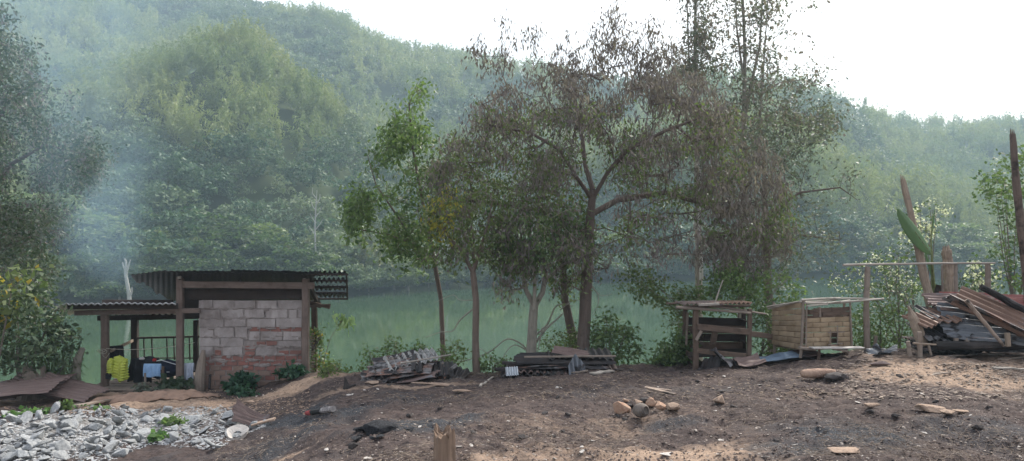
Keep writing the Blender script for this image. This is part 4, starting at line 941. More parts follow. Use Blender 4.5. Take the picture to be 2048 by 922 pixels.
def inpoly(px, py, poly):
    px = np.asarray(px, float); py = np.asarray(py, float); c = np.zeros(px.shape, bool); n = len(poly)
    for i in range(n):
        x1, y1 = poly[i]; x2, y2 = poly[(i+1) % n]
        if y1 == y2: continue
        c ^= ((y1 > py) != (y2 > py)) & (px < (x2-x1)*(py-y1)/(y2-y1)+x1)
    return c
BIG = [(75, 873, .20, 'broad flat pale'), (190, 853, .13, 'square-cornered pale'), (215, 870, .12, 'blocky grey'), (60, 895, .12, 'pointed white'), (345, 868, .12, 'squared whitish'), (375, 862, .10, 'upright pale grey'), (240, 833, .10, 'dark grey upright'), (300, 835, .15, 'large rounded'), (150, 840, .12, 'slab-like'), (20, 912, .16, 'low corner'), (240, 905, .17, 'wide flat grey'), (120, 895, .17, 'lumpy grey'), (410, 880, .14, 'thin slanted'), (330, 838, .12, 'tilted flat')]
for k, (px, py, s, l) in enumerate(BIG):
    p = gpt(px, py+6); put('concrete_chunk', RC[k % 10], (p.x, p.y, p.z+s*.2), (s, s*.9, s*rr.uniform(.6, .9)), rr.uniform(0, 6), rr.uniform(-.3, .3), rr.uniform(-.3, .3), l+' concrete chunk '+['at the left front of the rubble', 'in the rubble middle', 'by the green weeds in the rubble', 'on the rubble fringe'][k % 4], 'rubble chunk', 'large broken concrete chunks in the rubble')
while n_ch < 285:
    px, py = rr.uniform(-20, 545), rr.uniform(812, 925)
    if not bool(inpoly([px], [py], RUB_POLY)[0]): continue
    if px > 280 and rr.random() < .35: continue
    s = .032+.10*rr.random()**2.4; p = gpt(px, py)
    put('concrete_chunk', RC[rr.randrange(10)], (p.x, p.y, p.z+s*.25+(.03 if px < 240 else 0)*rr.random()), (s*rr.uniform(.8, 1.4), s, s*rr.uniform(.5, 1)), rr.uniform(0, 6.28), rr.uniform(-.7, .7), rr.uniform(-.7, .7), 'small broken grey concrete piece lying among the rubble at lower left', 'rubble chunk', 'small broken concrete pieces in the rubble'); n_ch += 1
def chips(name, n, region, size, mat, flat=.35, seed=1, label=None, cat=None, lift=.25, poly=None, weight=None):
    """loose bits too many to count, one object"""
    g = np.random.default_rng(seed); out = []
    base = np.array([[-1, 0, 0], [-.2, -.8, .1], [.9, -.2, 0], [.4, .9, 0], [-.1, .1, .9]]); tri = [(0, 1, 4), (1, 2, 4), (2, 3, 4), (3, 0, 4)]
    T = base[np.array(tri)].reshape(-1, 3)
    x0, x1, y0, y1 = region; px = g.uniform(x0, x1, n); py = y0+(y1-y0)*g.random(n)
    if poly is not None: k = inpoly(px, py, poly); px, py = px[k], py[k]
    Yt = np.linspace(4.4, 13.6, 260); keep = []
    # ground depth from a small table of view rows
    PXg, PYg = np.linspace(x0, x1, 40), np.linspace(y0, y1, 30); tab = np.array([[gpt(a, b).y for b in PYg] for a in PXg])
    ia = np.clip((px-x0)/(x1-x0)*39, 0, 38.999); ib = np.clip((py-y0)/(y1-y0)*29, 0, 28.999); i0 = ia.astype(int); j0 = ib.astype(int); fa = ia-i0; fb = ib-j0
    Yg = tab[i0, j0]*(1-fa)*(1-fb)+tab[i0+1, j0]*fa*(1-fb)+tab[i0, j0+1]*(1-fa)*fb+tab[i0+1, j0+1]*fa*fb
    Xg = (px-CX)/F*Yg; Zg = ground_z(Xg, Yg); m = len(Xg)
    s = size*(.4+1.3*g.random(m)**3); th = g.uniform(0, 6.283, m); el = g.uniform(.6, 1.8, m)
    x = T[None, :, 0]*el[:, None]; y = T[None, :, 1]; z = T[None, :, 2]*flat+g.normal(size=(m, 1))*.25*T[None, :, 0]
    X = (x*np.cos(th)[:, None]-y*np.sin(th)[:, None])*s[:, None]+Xg[:, None]; Y = (x*np.sin(th)[:, None]+y*np.cos(th)[:, None])*s[:, None]+Yg[:, None]; Z = z*s[:, None]+Zg[:, None]+lift*flat*s[:, None]
    o = np_mesh(name, np.stack([X, Y, Z], -1), 3, mat); return tag(o, label, cat, kind='stuff')
chips('rubble_gravel', 9000, (-20, 545, 812, 925), .017, m_plain('rubble_bits', (.44, .45, .45), (.22, .225, .23), 5, island=True), .5, 3, 'fine broken concrete gravel between the larger pieces at lower left', 'gravel', poly=RUB_POLY)
ci = m_plain('soil_crumb', (.14, .105, .09), (.05, .038, .035), 5, island=True)
chips('soil_crumbs', 13000, (380, 2060, 735, 935), .010, ci, .7, 5, 'dark burnt soil crumbs scattered over the yard', 'soil crumbs')
chips('ash_flakes', 3600, (420, 2060, 740, 935), .010, m_plain('pale_flake', (.36, .31, .27), (.14, .125, .115), 5, island=True), .25, 7, 'pale ash flakes and stone chips scattered over the burnt soil', 'ash flakes')
chips('dirt_crumbs', 5000, (-20, 620, 775, 830), .012, m_plain('tan_crumb', (.36, .26, .19), (.2, .14, .10), 5, island=True), .6, 8, 'tan dirt crumbs on the bare earth before the porch', 'soil crumbs')
# dry straw and fibres
def straw(name, n, region, mat, L, seed, label):
    g = np.random.default_rng(seed); x0, x1, y0, y1 = region; px = g.uniform(x0, x1, n); py = y0+(y1-y0)*g.random(n)
    PXg, PYg = np.linspace(x0, x1, 40), np.linspace(y0, y1, 30); tab = np.array([[gpt(a, b).y for b in PYg] for a in PXg])
    ia = np.clip((px-x0)/(x1-x0)*39, 0, 38.999).astype(int); ib = np.clip((py-y0)/(y1-y0)*29, 0, 28.999).astype(int); Yg = tab[ia, ib]+g.normal(size=n)*.12; Xg = (px-CX)/F*Yg
    cl = n2(Xg, Yg, 1.3, 3, seed); k = g.random(n) < np.clip(.35+cl, .05, 1); Xg, Yg = Xg[k], Yg[k]; n = len(Xg)
    th = g.uniform(0, 6.283, n); l = L*g.uniform(.3, 1.3, n); dx, dy = np.cos(th)*l, np.sin(th)*l; za = ground_z(Xg, Yg)+.006; zb = ground_z(Xg+dx, Yg+dy)+g.uniform(.002, .03, n); w_ = .0016
    a = np.stack([Xg-dy/l*w_, Yg+dx/l*w_, za], -1); b = np.stack([Xg+dy/l*w_, Yg-dx/l*w_, za+.003], -1); c = np.stack([Xg+dx, Yg+dy, zb], -1)
    return tag(np_mesh(name, np.stack([a, b, c], 1), 3, mat), label, 'dry litter', kind='stuff')
straw('dry_litter', 30000, (430, 2060, 735, 940), m_plain('straw', (.30, .24, .18), (.13, .10, .085), 5, island=True), .07, 12, 'thin dry straw and fibre littering the burnt soil')
# hearth
hs = 'stones heaped as a small hearth in the burnt yard'
fl_ = 1
for k, (px, py, s, mt, fl, rz, l) in enumerate([(1243, 821, .135, S_ORG, .6, .2, 'leftmost orange-brown stone of the hearth heap'), (1275, 806, .085, S_TAN, .6, 1, 'tan stone at the back left of the hearth heap'), (1300, 808, .105, S_ORG, .6, 2, 'rounded orange stone in the middle of the hearth heap'), (1322, 815, .09, S_ORG, 1.0, .8, 'blocky brick-red stone of the hearth heap'), (1345, 815, .10, S_TAN, .7, 2.2, 'rightmost dark-edged stone of the hearth heap'), (1280, 815, .06, S_TAN, .7, .3, 'small pale stone left of the ringed pot'), (1252, 799, .05, S_ORG, .5, 0, 'small flat orange stone behind the hearth heap'), (1288, 800, .07, S_DK, .6, 2.5, 'dark stone at the back of the hearth heap'), (1312, 806, .065, S_TAN, .8, 3.1, 'sandy stone between two larger ones in the hearth heap'), (1262, 812, .06, S_DK, .8, 1.1, 'dark stone tucked behind the leftmost hearth stone')]):
    p = gpt(px, py+6); put('hearth_stone', rock_mesh('hearth_stone', 500+k*3, max(fl, .75), mt, 22), (p.x, p.y, p.z+s*.4), (s*.92, s*.8, s*.72), rz, .15*(k % 3), .2, l, 'stone', hs)
for k, (a, b) in enumerate([((1290, 797), (1342, 802)), ((1300, 800), (1350, 808))]):
    m = MB(); m.beam(gpt(*a, .12), gpt(*b, .10), .05, .02, rough=.006); tag(m.build('burnt_stick', W_LOG), ['upper', 'lower'][k]+' flat burnt stick lying over the back of the hearth', 'stick')
c = gpt(1279, 838); m = MB(); prof = [(0, .02), (.05, .045), (.075, .08), (.085, .12), (.078, .155), (.06, .18), (.045, .19), (.038, .17), (0, .16)]
pt = thing('clay_pot', 'dark ringed earthen pot lying against the hearth stones', 'pot', c)
K = 24; g_ = np.zeros((40, K+1, 3)); ax = Vector((.55, -.75, .2)).normalized(); ux = ax.orthogonal().normalized(); uy = ax.cross(ux)
for i in range(40):
    u = i/39*(len(prof)-1); k0 = min(int(u), len(prof)-2); r_ = prof[k0][0]+(prof[k0+1][0]-prof[k0][0])*(u-k0); h_ = prof[k0][1]+(prof[k0+1][1]-prof[k0][1])*(u-k0); r_ *= .78*(1+.06*math.sin(i*1.9))
    for j in range(K+1):
        a = 6.283*j/K; g_[i, j] = c+Vector((0, 0, .075))+ax*(h_-.1)+ux*math.cos(a)*r_+uy*math.sin(a)*r_
m.sheet(g_); m.build('pot_body', m_plain('smoked_clay', (.17, .145, .125), (.08, .068, .06), 12), pt, smooth=True)
# single stones
for k, (px, py, s, sc, mt, fl, rz, l, nm) in enumerate([
    (1438, 806, .10, (1.1, .9, .95), S_TAN, .8, 1.0, 'lumpy pinkish tan rock right of the hearth', 'rock'), (1446, 783, .11, (1.2, .7, .35), S_DK, .5, .3, 'flat grey slate chip behind the pinkish rock', 'slate'),
    (1858, 822, .20, (1.25, .7, .38), S_TAN, .5, .1, 'large flat pale stone at the right of the yard', 'rock'), (1892, 828, .12, (1.2, .7, .5), S_TAN, .5, .6, 'flat brown stone touching the large pale stone', 'rock'), (1925, 824, .13, (1.6, .7, .2), S_TAN, .4, .2, 'thin flat stone right of the large pale stone', 'rock'),
    (1742, 814, .10, (1.4, .7, .55), S_TAN, .5, .5, 'small pointed pale stone left of the large pale stone', 'rock'), (1758, 731, .13, (1.4, .7, .6), m_plain('purple_stone', (.17, .125, .115), (.10, .075, .07), 6), .6, 2.7, 'oval purple-brown stone near the tall frame post', 'rock'),
    (870, 762, .0, (1, 1, 1), S_TAN, .5, 0, '', ''), (745, 768, .12, (1.3, .8, .5), S_TAN, .6, .4, 'rounded stone at the edge of the burnt slope', 'rock'), (926, 784, .12, (1.5, .8, .3), S_TAN, .4, .3, 'flat pinkish stone at the top of the burnt slope', 'rock'),
    (700, 791, .06, (1.5, .8, .4), S_WHT, .4, .9, 'white sliver of stone high on the left slope', 'rock'), (1090, 828, .045, (1, 1, .8), S_DK, .8, .9, 'small dark clod left of the hearth', 'clod'), (705, 895, .055, (1.1, .9, .8), S_DK, .8, .2, 'small dark stone low in the ash slope', 'rock'),
    (1137, 832, .05, (1, .8, .8), S_DK, .8, .2, 'dark clod just left of the hearth heap', 'clod'), (1690, 905, .16, (1.2, .8, .4), S_TAN, .4, .5, 'tan stone slab at the bottom edge right of centre', 'rock'), (1335, 910, .08, (1.4, .8, .4), S_WHT, .4, .5, 'small grey stone at the bottom edge', 'rock'), (1240, 741, .09, (1.3, .8, .6), S_DK, .5, .5, 'dark stone at the right foot of the middle pile', 'rock'), (1262, 741, .07, (1.3, .8, .5), S_DK, .5, 1.5, 'second dark stone right of the middle pile', 'rock'),
    (880, 771, .16, (1.8, .6, .3), S_TAN, .5, 0, 'long flat tan stone in front of the left crest pile', 'rock'), (845, 768, .13, (1.8, .6, .3), S_TAN, .5, 0.1, 'flat tan stone under the left crest pile', 'rock'), (500, 806, .09, (1.4, .8, .6), S_TAN, .5, .5, 'tan stone beside the wall weeds', 'rock'), (505, 770, .13, (1.4, .6, .8), S_CONC, .6, .3, 'pale block leaning by the wall weeds', 'rock')]):
    if not s: continue
    p = gpt(px, py); put(nm if nm != 'clod' else 'soil_clod', rock_mesh(nm, 240+k, fl, mt, 12), (p.x, p.y, p.z+s*sc[2]*.3), [s*q_ for q_ in sc], rz, .05, .1, l, 'stone')
m = MB(); c = gpt(1638, 757, .055); m.tube([c+Vector((x_, .02*math.sin(x_*9), 0)) for x_ in (-.222, -.215, -.18, -.10, 0, .08, .15, .195, .21)], [.02, .036, .048, .054, .056, .052, .05, .042, .02], 12, .07)
tag(m.build('log_chunk', m_plain('peeled_log', (.36, .255, .19), (.20, .125, .095), 6, .95, .8, .02), smooth=True), 'smooth orange-brown log chunk lying on the soil in front of the hen coop', 'log')
m = MB(); v, f = lump(gpt(1672, 760, .04), (.13, .08, .045), 5, .3, 3); m.add(v, f); tag(m.build('dark_clod', S_DK, smooth=True), 'dark clod at the right end of the orange log chunk', 'clod')
CHM = m_plain('char_lump', (.014, .016, .020), (.055, .06, .07), 11, .85, 1.0, .03)
p = gpt(760, 862); put('charcoal_lump', rock_mesh('charcoal_lump', 404, .55, CHM, 26), (p.x, p.y, p.z+.02), (.19, .15, .15), .4, 0, .1, 'large blue-black lump of charred debris on the left slope', 'charred debris')
for k in range(9):
    p = gpt(760+rr.uniform(-55, 70), 868+rr.uniform(-22, 16)); s_ = rr.uniform(.03, .07); put('char_fragment', rock_mesh('char_fragment', 410+k, .6, CHM, 10), (p.x, p.y, p.z+.01), (s_*1.3, s_, s_*.8), rr.uniform(0, 6), .2, .2, 'black charred fragment scattered around the large charcoal lump', 'charred debris', 'charred fragments around the charcoal lump')
SC = [rock_mesh('pale_chip', 300+k, .3, S_WHT, 9) for k in range(5)]; SD = [rock_mesh('dark_clod', 310+k, .7, S_DK, 10) for k in range(4)]
for k in range(85):
    px, py = rr.uniform(480, 2040), 745+175*rr.random()**1.3; p = gpt(px, py); s = rr.uniform(.012, .032)
    put('pale_chip', SC[k % 5], (p.x, p.y, p.z+s*.15), (s*1.4, s, s*.8), rr.uniform(0, 6), .2, .2, 'small pale stone chip lying loose on the burnt soil', 'stone chip', 'pale stone chips strewn over the burnt yard')
for k in range(36):
    px, py = rr.uniform(560, 2040), 745+175*rr.random(); p = gpt(px, py); s = rr.uniform(.02, .05)
    put('soil_clod', SD[k % 4], (p.x, p.y, p.z+s*.25), (s*1.2, s, s*.8), rr.uniform(0, 6), .2, .2, 'small dark clod of burnt earth on the yard', 'clod', 'dark clods strewn over the burnt yard')
# foreground post
o = stump('stump_post', 'weathered splintered post stump at the bottom edge of the picture', 887, 862, 960, .075, 5.4, m_wood('worn_stump', (.13, .085, .06), (.30, .215, .155), bump=1.0), .07, 26, 1.15, cat='post')
# rusty curled sheet, broken slab with a hole, paper tube, charred spike
g_ = np.zeros((26, 14, 3)); c = gpt(495, 852)
for i in range(26):
    for j in range(14):
        u = i/25; v = j/13; x = -.17+.42*u; z = .03+.19*(1-u)**2.2*(.3+.7*v)+.10*v; y = .16*(v-.5)-.05*u; g_[i, j] = (c.x+x+.02*math.sin(v*9), c.y+y, c.z+z*1.0+.012*math.sin(v*22)+.02*float(vnoise([u*5, v*5, 2], 3)))
m = MB(); m.sheet(g_, .004); tag(m.build('curled_sheet', M_RUST), 'curled rusty sheet standing up at the right end of the rubble', 'metal sheet')
c = gpt(474, 880, .05); m = MB(); n = 18; out_ = []; inn = []
for j in range(n):
    a = 6.283*j/n; out_.append((c.x+.115*math.cos(a)*(1+.15*math.sin(a*3)), c.y+.10*math.sin(a), c.z+.045+.05*math.sin(a))); inn.append((c.x+.05*math.cos(a), c.y+.035*math.sin(a), c.z-.0+.04*math.sin(a)))
low = [(p[0]*.5+c.x*.5+(p[0]-c.x)*.35, p[1], p[2]-.06) for p in out_]
m.add(out_+inn+low, [(j, (j+1) % n, n+(j+1) % n, n+j) for j in range(n)]+[((j+1) % n, j, 2*n+j, 2*n+(j+1) % n) for j in range(n)]+[(n+j, n+(j+1) % n, 2*n+(j+1) % n, 2*n+j) for j in range(n)])
tag(m.build('broken_bowl', S_WHT), 'broken whitish basin piece with a dark hole at the rubble edge', 'broken basin')
m = MB(); m.beam(gpt(505, 858, .04), gpt(550, 846, .05), .10, .02, rough=.006); tag(m.build('flat_fragment', S_TAN), 'flat tan fragment beneath the curled rusty sheet', 'fragment')
tb = thing('crushed_carton', 'crushed tube of packaging, red at one end and silver at the other', 'litter', gpt(640, 830))
a_, b_ = gpt(614, 833, .035), gpt(666, 828, .045)
m = MB(); m.tube([a_, a_.lerp(b_, .2)], [.028, .030], 9, .12); m.build('red_end', m_plain('red_print', (.28, .05, .05), (.18, .03, .03), 9), tb)
m = MB(); m.tube([a_.lerp(b_, .2), a_.lerp(b_, .4), a_.lerp(b_, .6)], [.030, .033, .033], 9, .16); m.build('dark_middle', m_plain('dark_print', (.02, .02, .02)), tb)
m = MB(); m.tube([a_.lerp(b_, .6), a_.lerp(b_, .85), b_], [.033, .037, .033], 9, .16); m.build('silver_end', m_plain('crumpled_foil', (.30, .28, .27), (.12, .11, .11), 22), tb)
m = MB(); c = gpt(694, 777); m.tube([c-Vector((0, 0, .03)), c+Vector((0, 0, .05)), c+Vector((-.03, 0, .15))], [.07, .04, .006], 8, .25); m.tube([c, c+Vector((.12, 0, .05))], [.04, .01], 6, .2); tag(m.build('charred_spike', W_CHAR), 'small black charred spike sticking up at the crest', 'charred stump')
for k, (a, b, w_, l) in enumerate([((1985, 738), (2060, 742), .05, 'short splinter at the right below the charred log'), ((1880, 716), (1940, 713), .05, 'thin stick before the stick bench'), ((1930, 712), (2010, 711), .06, 'pale bark strip in front of the charred log'), ((2000, 722), (2048, 716), .05, 'pale stick at the right edge of the yard'), ((960, 775), (985, 757), .03, 'curved pale root before the thin tree'), ((1140, 748), (1175, 745), .09, 'flat grey slab at the foot of the middle pile'), ((1185, 750), (1225, 744), .09, 'pale flat board at the right foot of the middle pile'), ((1840, 757), (1900, 750), .03, 'thin stick on the tan ground at right')]):
    m = MB(); m.beam(gpt(*a, .02), gpt(*b, .02), w_, .018, rough=.008, seg=4); tag(m.build('loose_stick', W_GREY if k % 2 else W_POLE), l, 'stick')
# ================= trees and plants =================
def sample_poly(poly, n, rng, Yc, dep, dome=True, dens=None):
    xs = [p[0] for p in poly]; ys = [p[1] for p in poly]; out = []
    cx_, hw = (min(xs)+max(xs))/2, (max(xs)-min(xs))/2+1
    while len(out) < n:
        px = rng.uniform(min(xs), max(xs), n); py = rng.uniform(min(ys), max(ys), n); k = inpoly(px, py, poly)
        if dens is not None: k &= rng.random(n) < dens(px, py)
        px, py = px[k], py[k]
        e = np.sqrt(np.clip(1-((px-cx_)/hw)**2, .05, 1)) if dome else 1
        Y = Yc+rng.uniform(-1, 1, len(px))*dep*e; out += list(PA(px, py, Y))
    return np.array(out[:n])
def grow(trunks, tips, rng, step=.22, wig=.10, rise=.15, r_tip=.0035, gam=2.3, upbias=.6):
    """trunks: list of (points, radii). Every tip is joined to the wood already there by a curved branch."""
    N = []; par = []; br = []; tr_r = {}
    for pts, rad in trunks:
        first = True; prev = -1; chain = []
        for i in range(len(pts)-1):
            a, b = Vector(pts[i]), Vector(pts[i+1]); k = max(1, int((b-a).length/step))
            for j in range(k+(1 if i == len(pts)-2 else 0)):
                u = j/k; N.append(a.lerp(b, u)); par.append(prev); tr_r[len(N)-1] = rad[i]+(rad[i+1]-rad[i])*u; prev = len(N)-1; chain.append(prev)
        br.append(chain)
    ntr = len(N); P0 = np.array(N)
    dist = np.array([np.min(np.linalg.norm(P0-t_, axis=1)) for t_ in tips]); order = np.argsort(dist); cap = len(N)+len(tips)*40
    A = np.zeros((cap, 3)); A[:len(N)] = P0; m = len(N); first_tr = set(c[0] for c in br)
    zmin = {i for c in br for i in c[:max(1, len(c)//4)]}
    pen = np.zeros(cap); 
    for i in zmin: pen[i] = 1.5
    for t_ in tips[order]:
        d = A[:m]-t_; dd = np.sqrt((d**2).sum(1))+np.maximum(d[:, 2], 0)*upbias+pen[:m]; k = int(np.argmin(dd)); p = A[k]; L = np.linalg.norm(t_-p)
        n = max(1, min(12, int(L/step))); chain = [k]; prev = k; off = rng.normal(size=3)*wig*L; off[2] += rise*L
        for j in range(1, n+1):
            u = j/n; A[m] = p+(t_-p)*u+off*math.sin(u*math.pi)*.6+rng.normal(size=3)*wig*.12*L/n*(u < 1); N.append(None); par.append(prev); chain.append(m); prev = m; m += 1
        br.append(chain)
    w_ = np.zeros(m); kids = np.zeros(m, int)
    for i in range(m):
        if par[i] >= 0: kids[par[i]] += 1
    for i in range(m-1, -1, -1):
        if kids[i] == 0: w_[i] = r_tip**gam
        if par[i] >= 0: w_[par[i]] += w_[i]
    rad = w_**(1/gam)
    return A[:m], rad, br, tr_r, len(trunks)
def wood_mesh(name, A, rad, br, tr_r, ntr, mat, parent, trunk_only=None, twig_mat=None):
    mb = MB(); mt = MB()
    for ci, ch in enumerate(br):
        r = [max(rad[i], tr_r.get(i, 0)) for i in ch] if ci < ntr else [min(rad[i], rad[ch[1]]*1.3) for i in ch]
        if ci < ntr: mt.tube([A[i] for i in ch], r, 11, .07)
        else: mb.tube([A[i] for i in ch], r, 5 if r[0] > .012 else 3, .04, cap=False)
    mt.build('trunk', mat, parent); 
    if mb.v: mb.build('branches', twig_mat or mat, parent)
def leafquads(C, A, L, W, rng, fold=.25):
    """diamond leaves: start C, axis A (unit), length L, half width W"""
    n = len(C); B = unit(np.cross(A, rng.normal(size=(n, 3)))); Nn = np.cross(A, B); L = L[:, None]; W = W[:, None]
    return np.stack([C, C+A*L*.45+B*W+Nn*W*fold, C+A*L-Nn*L*.08, C+A*L*.45-B*W+Nn*W*fold], 1)
def foliage(name, tips, per, spread, L, W, rng, mat, parent, droop=.5, outward=None, lj=.35, squash=1.0, label=None):
    n = len(tips)*per; idx = np.repeat(np.arange(len(tips)), per)
    C = tips[idx]+rng.normal(size=(n, 3))*spread*[1, 1, squash]
    A = rng.normal(size=(n, 3)); A[:, 2] = A[:, 2]*.6-droop*2.2
    if outward is not None: A += unit(C-outward)*1.0
    A = unit(A); l = L*(1+lj*rng.normal(size=n)).clip(.4, 1.8); w_ = W*(1+lj*rng.normal(size=n)).clip(.4, 1.7)
    o = np_mesh(name, leafquads(C, A, l, w_, rng), 4, mat, parent)
    if label: o['label'] = label
    return o
def tree(name, label, cat, trunks, poly, ntip, Yc, dep, leaves, seed, wood=BARK, twig=None, group=None, step=.22, rise=.12, wig=.10, dens=None, extra_tips=None, upbias=.6, r_tip=.0035, dome=True):
    rng = np.random.default_rng(seed); base = Vector(trunks[0][0][0]); gb = gz(base.x, base.y)
    if base.z > gb-.02:
        trunks = [([Vector((base.x, base.y, gb-.15))]+list(trunks[0][0]), [trunks[0][1][0]*1.15]+list(trunks[0][1]))]+list(trunks[1:]); base = Vector((base.x, base.y, gb))
    t = thing(name, label, cat, base, group)
    tips = sample_poly(poly, ntip, rng, Yc, dep, dome, dens) if ntip else np.zeros((0, 3))
    if extra_tips is not None: tips = np.concatenate([tips, extra_tips(rng)])
    res = grow(trunks, tips, rng, step, wig, rise, r_tip, 2.3, upbias); wood_mesh(name, *res, wood, t, twig_mat=twig)
    for lf in leaves:
        k = lf.pop('frac', 1.0); sel = lf.pop('sel', None); tt = tips[rng.random(len(tips)) < k]
        if sel is not None:
            px = CX+F*tt[:, 0]/tt[:, 1]; py = CY+F*(ZC-tt[:, 2])/tt[:, 1]; tt = tt[sel(px, py)]
        if len(tt): foliage(rng=rng, tips=tt, parent=t, **lf)
    return t
def TP(pts, Y): return [P(p[0], p[1], Y if len(p) < 3 else p[2]) for p in pts]

L_WITH = m_leaf('withered_leaf', (.095, .08, .08), (.20, .175, .175), trans=.25, rough=.7, gloss=.1)
L_OLIVE = m_leaf('olive_leaf', (.065, .095, .038), (.14, .175, .07), trans=.35)
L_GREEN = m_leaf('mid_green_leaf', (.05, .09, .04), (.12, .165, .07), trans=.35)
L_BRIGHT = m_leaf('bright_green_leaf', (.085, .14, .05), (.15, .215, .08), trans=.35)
L_DARK = m_leaf('dark_green_leaf', (.03, .055, .03), (.08, .11, .06), trans=.25, gloss=.2)
L_YEL = m_leaf('yellow_leaf', (.34, .28, .05), (.36, .24, .06), trans=.45)
L_GREY = m_leaf('grey_green_leaf', (.07, .085, .07), (.15, .17, .135), trans=.3)
L_PINK = m_leaf('dusky_leaf', (.12, .10, .10), (.22, .19, .19), trans=.35, rough=.7)

YT = 13.0
main_poly = [(850, 395), (862, 330), (905, 262), (960, 205), (1020, 172), (1090, 150), (1160, 138), (1250, 150), (1330, 140), (1400, 150), (1450, 200), (1510, 262), (1555, 320), (1575, 400), (1600, 470), (1560, 530), (1480, 545), (1400, 520), (1330, 525), (1250, 520), (1185, 560), (1130, 590), (1060, 575), (1000, 590), (985, 540), (930, 520), (890, 470)]
def dmain(px, py):
    g = n2(px, py, .016, 2, 7); g2 = fbm(np.stack([px*.022, py*.06, px*0], -1), 2, 8)
    d = np.clip(.75+.6*g+1.5*g2, .05, 1)
    hole = np.exp(-(((px-1225)/60)**2+((py-395)/45)**2))+.7*np.exp(-(((px-1270)/45)**2+((py-215)/22)**2))
    return np.clip(d-hole*.95, .03, 1)*np.where(py > 430, np.where(np.abs(px-1430) < 120, .9, .62), 1)
def shoots(rng):
    out = []
    for (x0, y0, x1, y1, n) in [(1000, 165, 1010, 48, 7), (985, 160, 940, 70, 5), (1060, 160, 1060, 60, 6), (1100, 150, 1120, 100, 6), (1150, 140, 1145, 70, 7), (1200, 140, 1175, 45, 9), (1215, 140, 1230, 15, 13), (1260, 145, 1255, 20, 9), (1290, 150, 1310, 80, 12), (1330, 140, 1290, 15, 6), (1180, 130, 1240, 90, 10), (1340, 130, 1350, 95, 9), (930, 100, 975, 115, 3), (1120, 130, 1320, 130, 24), (1220, 75, 1330, 115, 15), (985, 110, 1180, 150, 10)]:
        for k in range(n):
            u = rng.random(); out.append(P(x0+(x1-x0)*u+rng.normal()*7, y0+(y1-y0)*u+rng.normal()*7, YT+rng.normal()*.3))
    return np.array(out)
tree('withered_tree', 'wide spreading tree with drooping withered brown leaves in the middle of the yard edge', 'tree',
     [(TP([(1162, 745), (1166, 700), (1170, 620), (1175, 520), (1180, 440), (1186, 380)], YT-.6), [.12, .108, .098, .086, .075, .06]),
      (TP([(1186, 380), (1170, 330, YT-.5), (1165, 280, YT-.3), (1150, 200, YT)], YT-.6), [.046, .034, .024, .010]),
      (TP([(1184, 400), (1215, 345, YT-.8), (1255, 300, YT-.9), (1330, 262, YT-.8), (1400, 235, YT-.6)], YT-.6), [.036, .028, .021, .014, .007]),
      (TP([(1182, 395), (1150, 350, YT-.9), (1120, 300, YT-1), (1060, 265, YT-1), (980, 250, YT-.8)], YT-.6), [.040, .03, .022, .015, .008]),
      (TP([(1180, 430), (1235, 400, YT-.2), (1330, 385, YT+.3), (1450, 420, YT+.4)], YT-.6), [.022, .017, .013, .007]),
      (TP([(1178, 470), (1110, 425, YT-.3), (1020, 410, YT+.2), (930, 400, YT+.3)], YT-.6), [.03, .022, .017, .008])],
     main_poly, 1900, YT+.1, 2.1, [
        dict(name='withered_leaves', per=17, spread=.085, L=.10, W=.012, mat=L_WITH, droop=1.1, squash=1.2, sel=lambda px, py: (n2(px, py, .02, 2, 3) > np.where(py < 300, -.9, np.where(px > 1380, -.5, .12)))),
        dict(name='dusky_leaves', frac=.4, per=10, spread=.085, L=.09, W=.012, mat=L_PINK, droop=1.1),
        dict(name='green_leaves', frac=.8, per=15, spread=.11, L=.075, W=.016, mat=L_OLIVE, droop=.5, sel=lambda px, py: ((py > 215) & (n2(px, py, .015, 2, 23) > np.where(px < 1200, -.6, -.05))))],
     42, r_tip=.0048, dens=dmain, extra_tips=shoots)
# green saplings left of it
gl_poly = [(775, 195), (800, 175), (830, 155), (850, 160), (855, 185), (842, 210), (848, 260), (870, 300), (900, 330), (880, 420), (865, 500), (850, 530), (780, 505), (700, 470), (690, 430), (720, 370), (705, 360), (735, 300), (765, 290), (780, 240)]
def dgl(px, py): return np.clip(.75+1.5*n2(px, py, .02, 2, 19), .05, 1)
tree('green_sapling', 'tall slender tree with fresh bright green leaves left of the withered crown', 'tree',
     [(TP([(886, 700), (882, 600), (868, 520), (848, 420), (826, 300), (818, 210), (835, 165)], 14.6), [.05, .045, .04, .032, .022, .014, .006]), (TP([(850, 520), (800, 440), (752, 370), (735, 310)], 14.6), [.03, .022, .014, .006]), (TP([(852, 500), (780, 470), (700, 455)], 14.6), [.022, .015, .006])],
     gl_poly, 500, 14.6, .9, [dict(name='bright_leaves', per=9, spread=.11, L=.10, W=.022, mat=L_BRIGHT, droop=.45, sel=lambda px, py: (py < 300) | (px < 790)), dict(name='shaded_leaves', frac=.8, per=11, spread=.13, L=.10, W=.024, mat=L_GREEN, droop=.4, sel=lambda px, py: py > 250)], 43, dens=dgl)
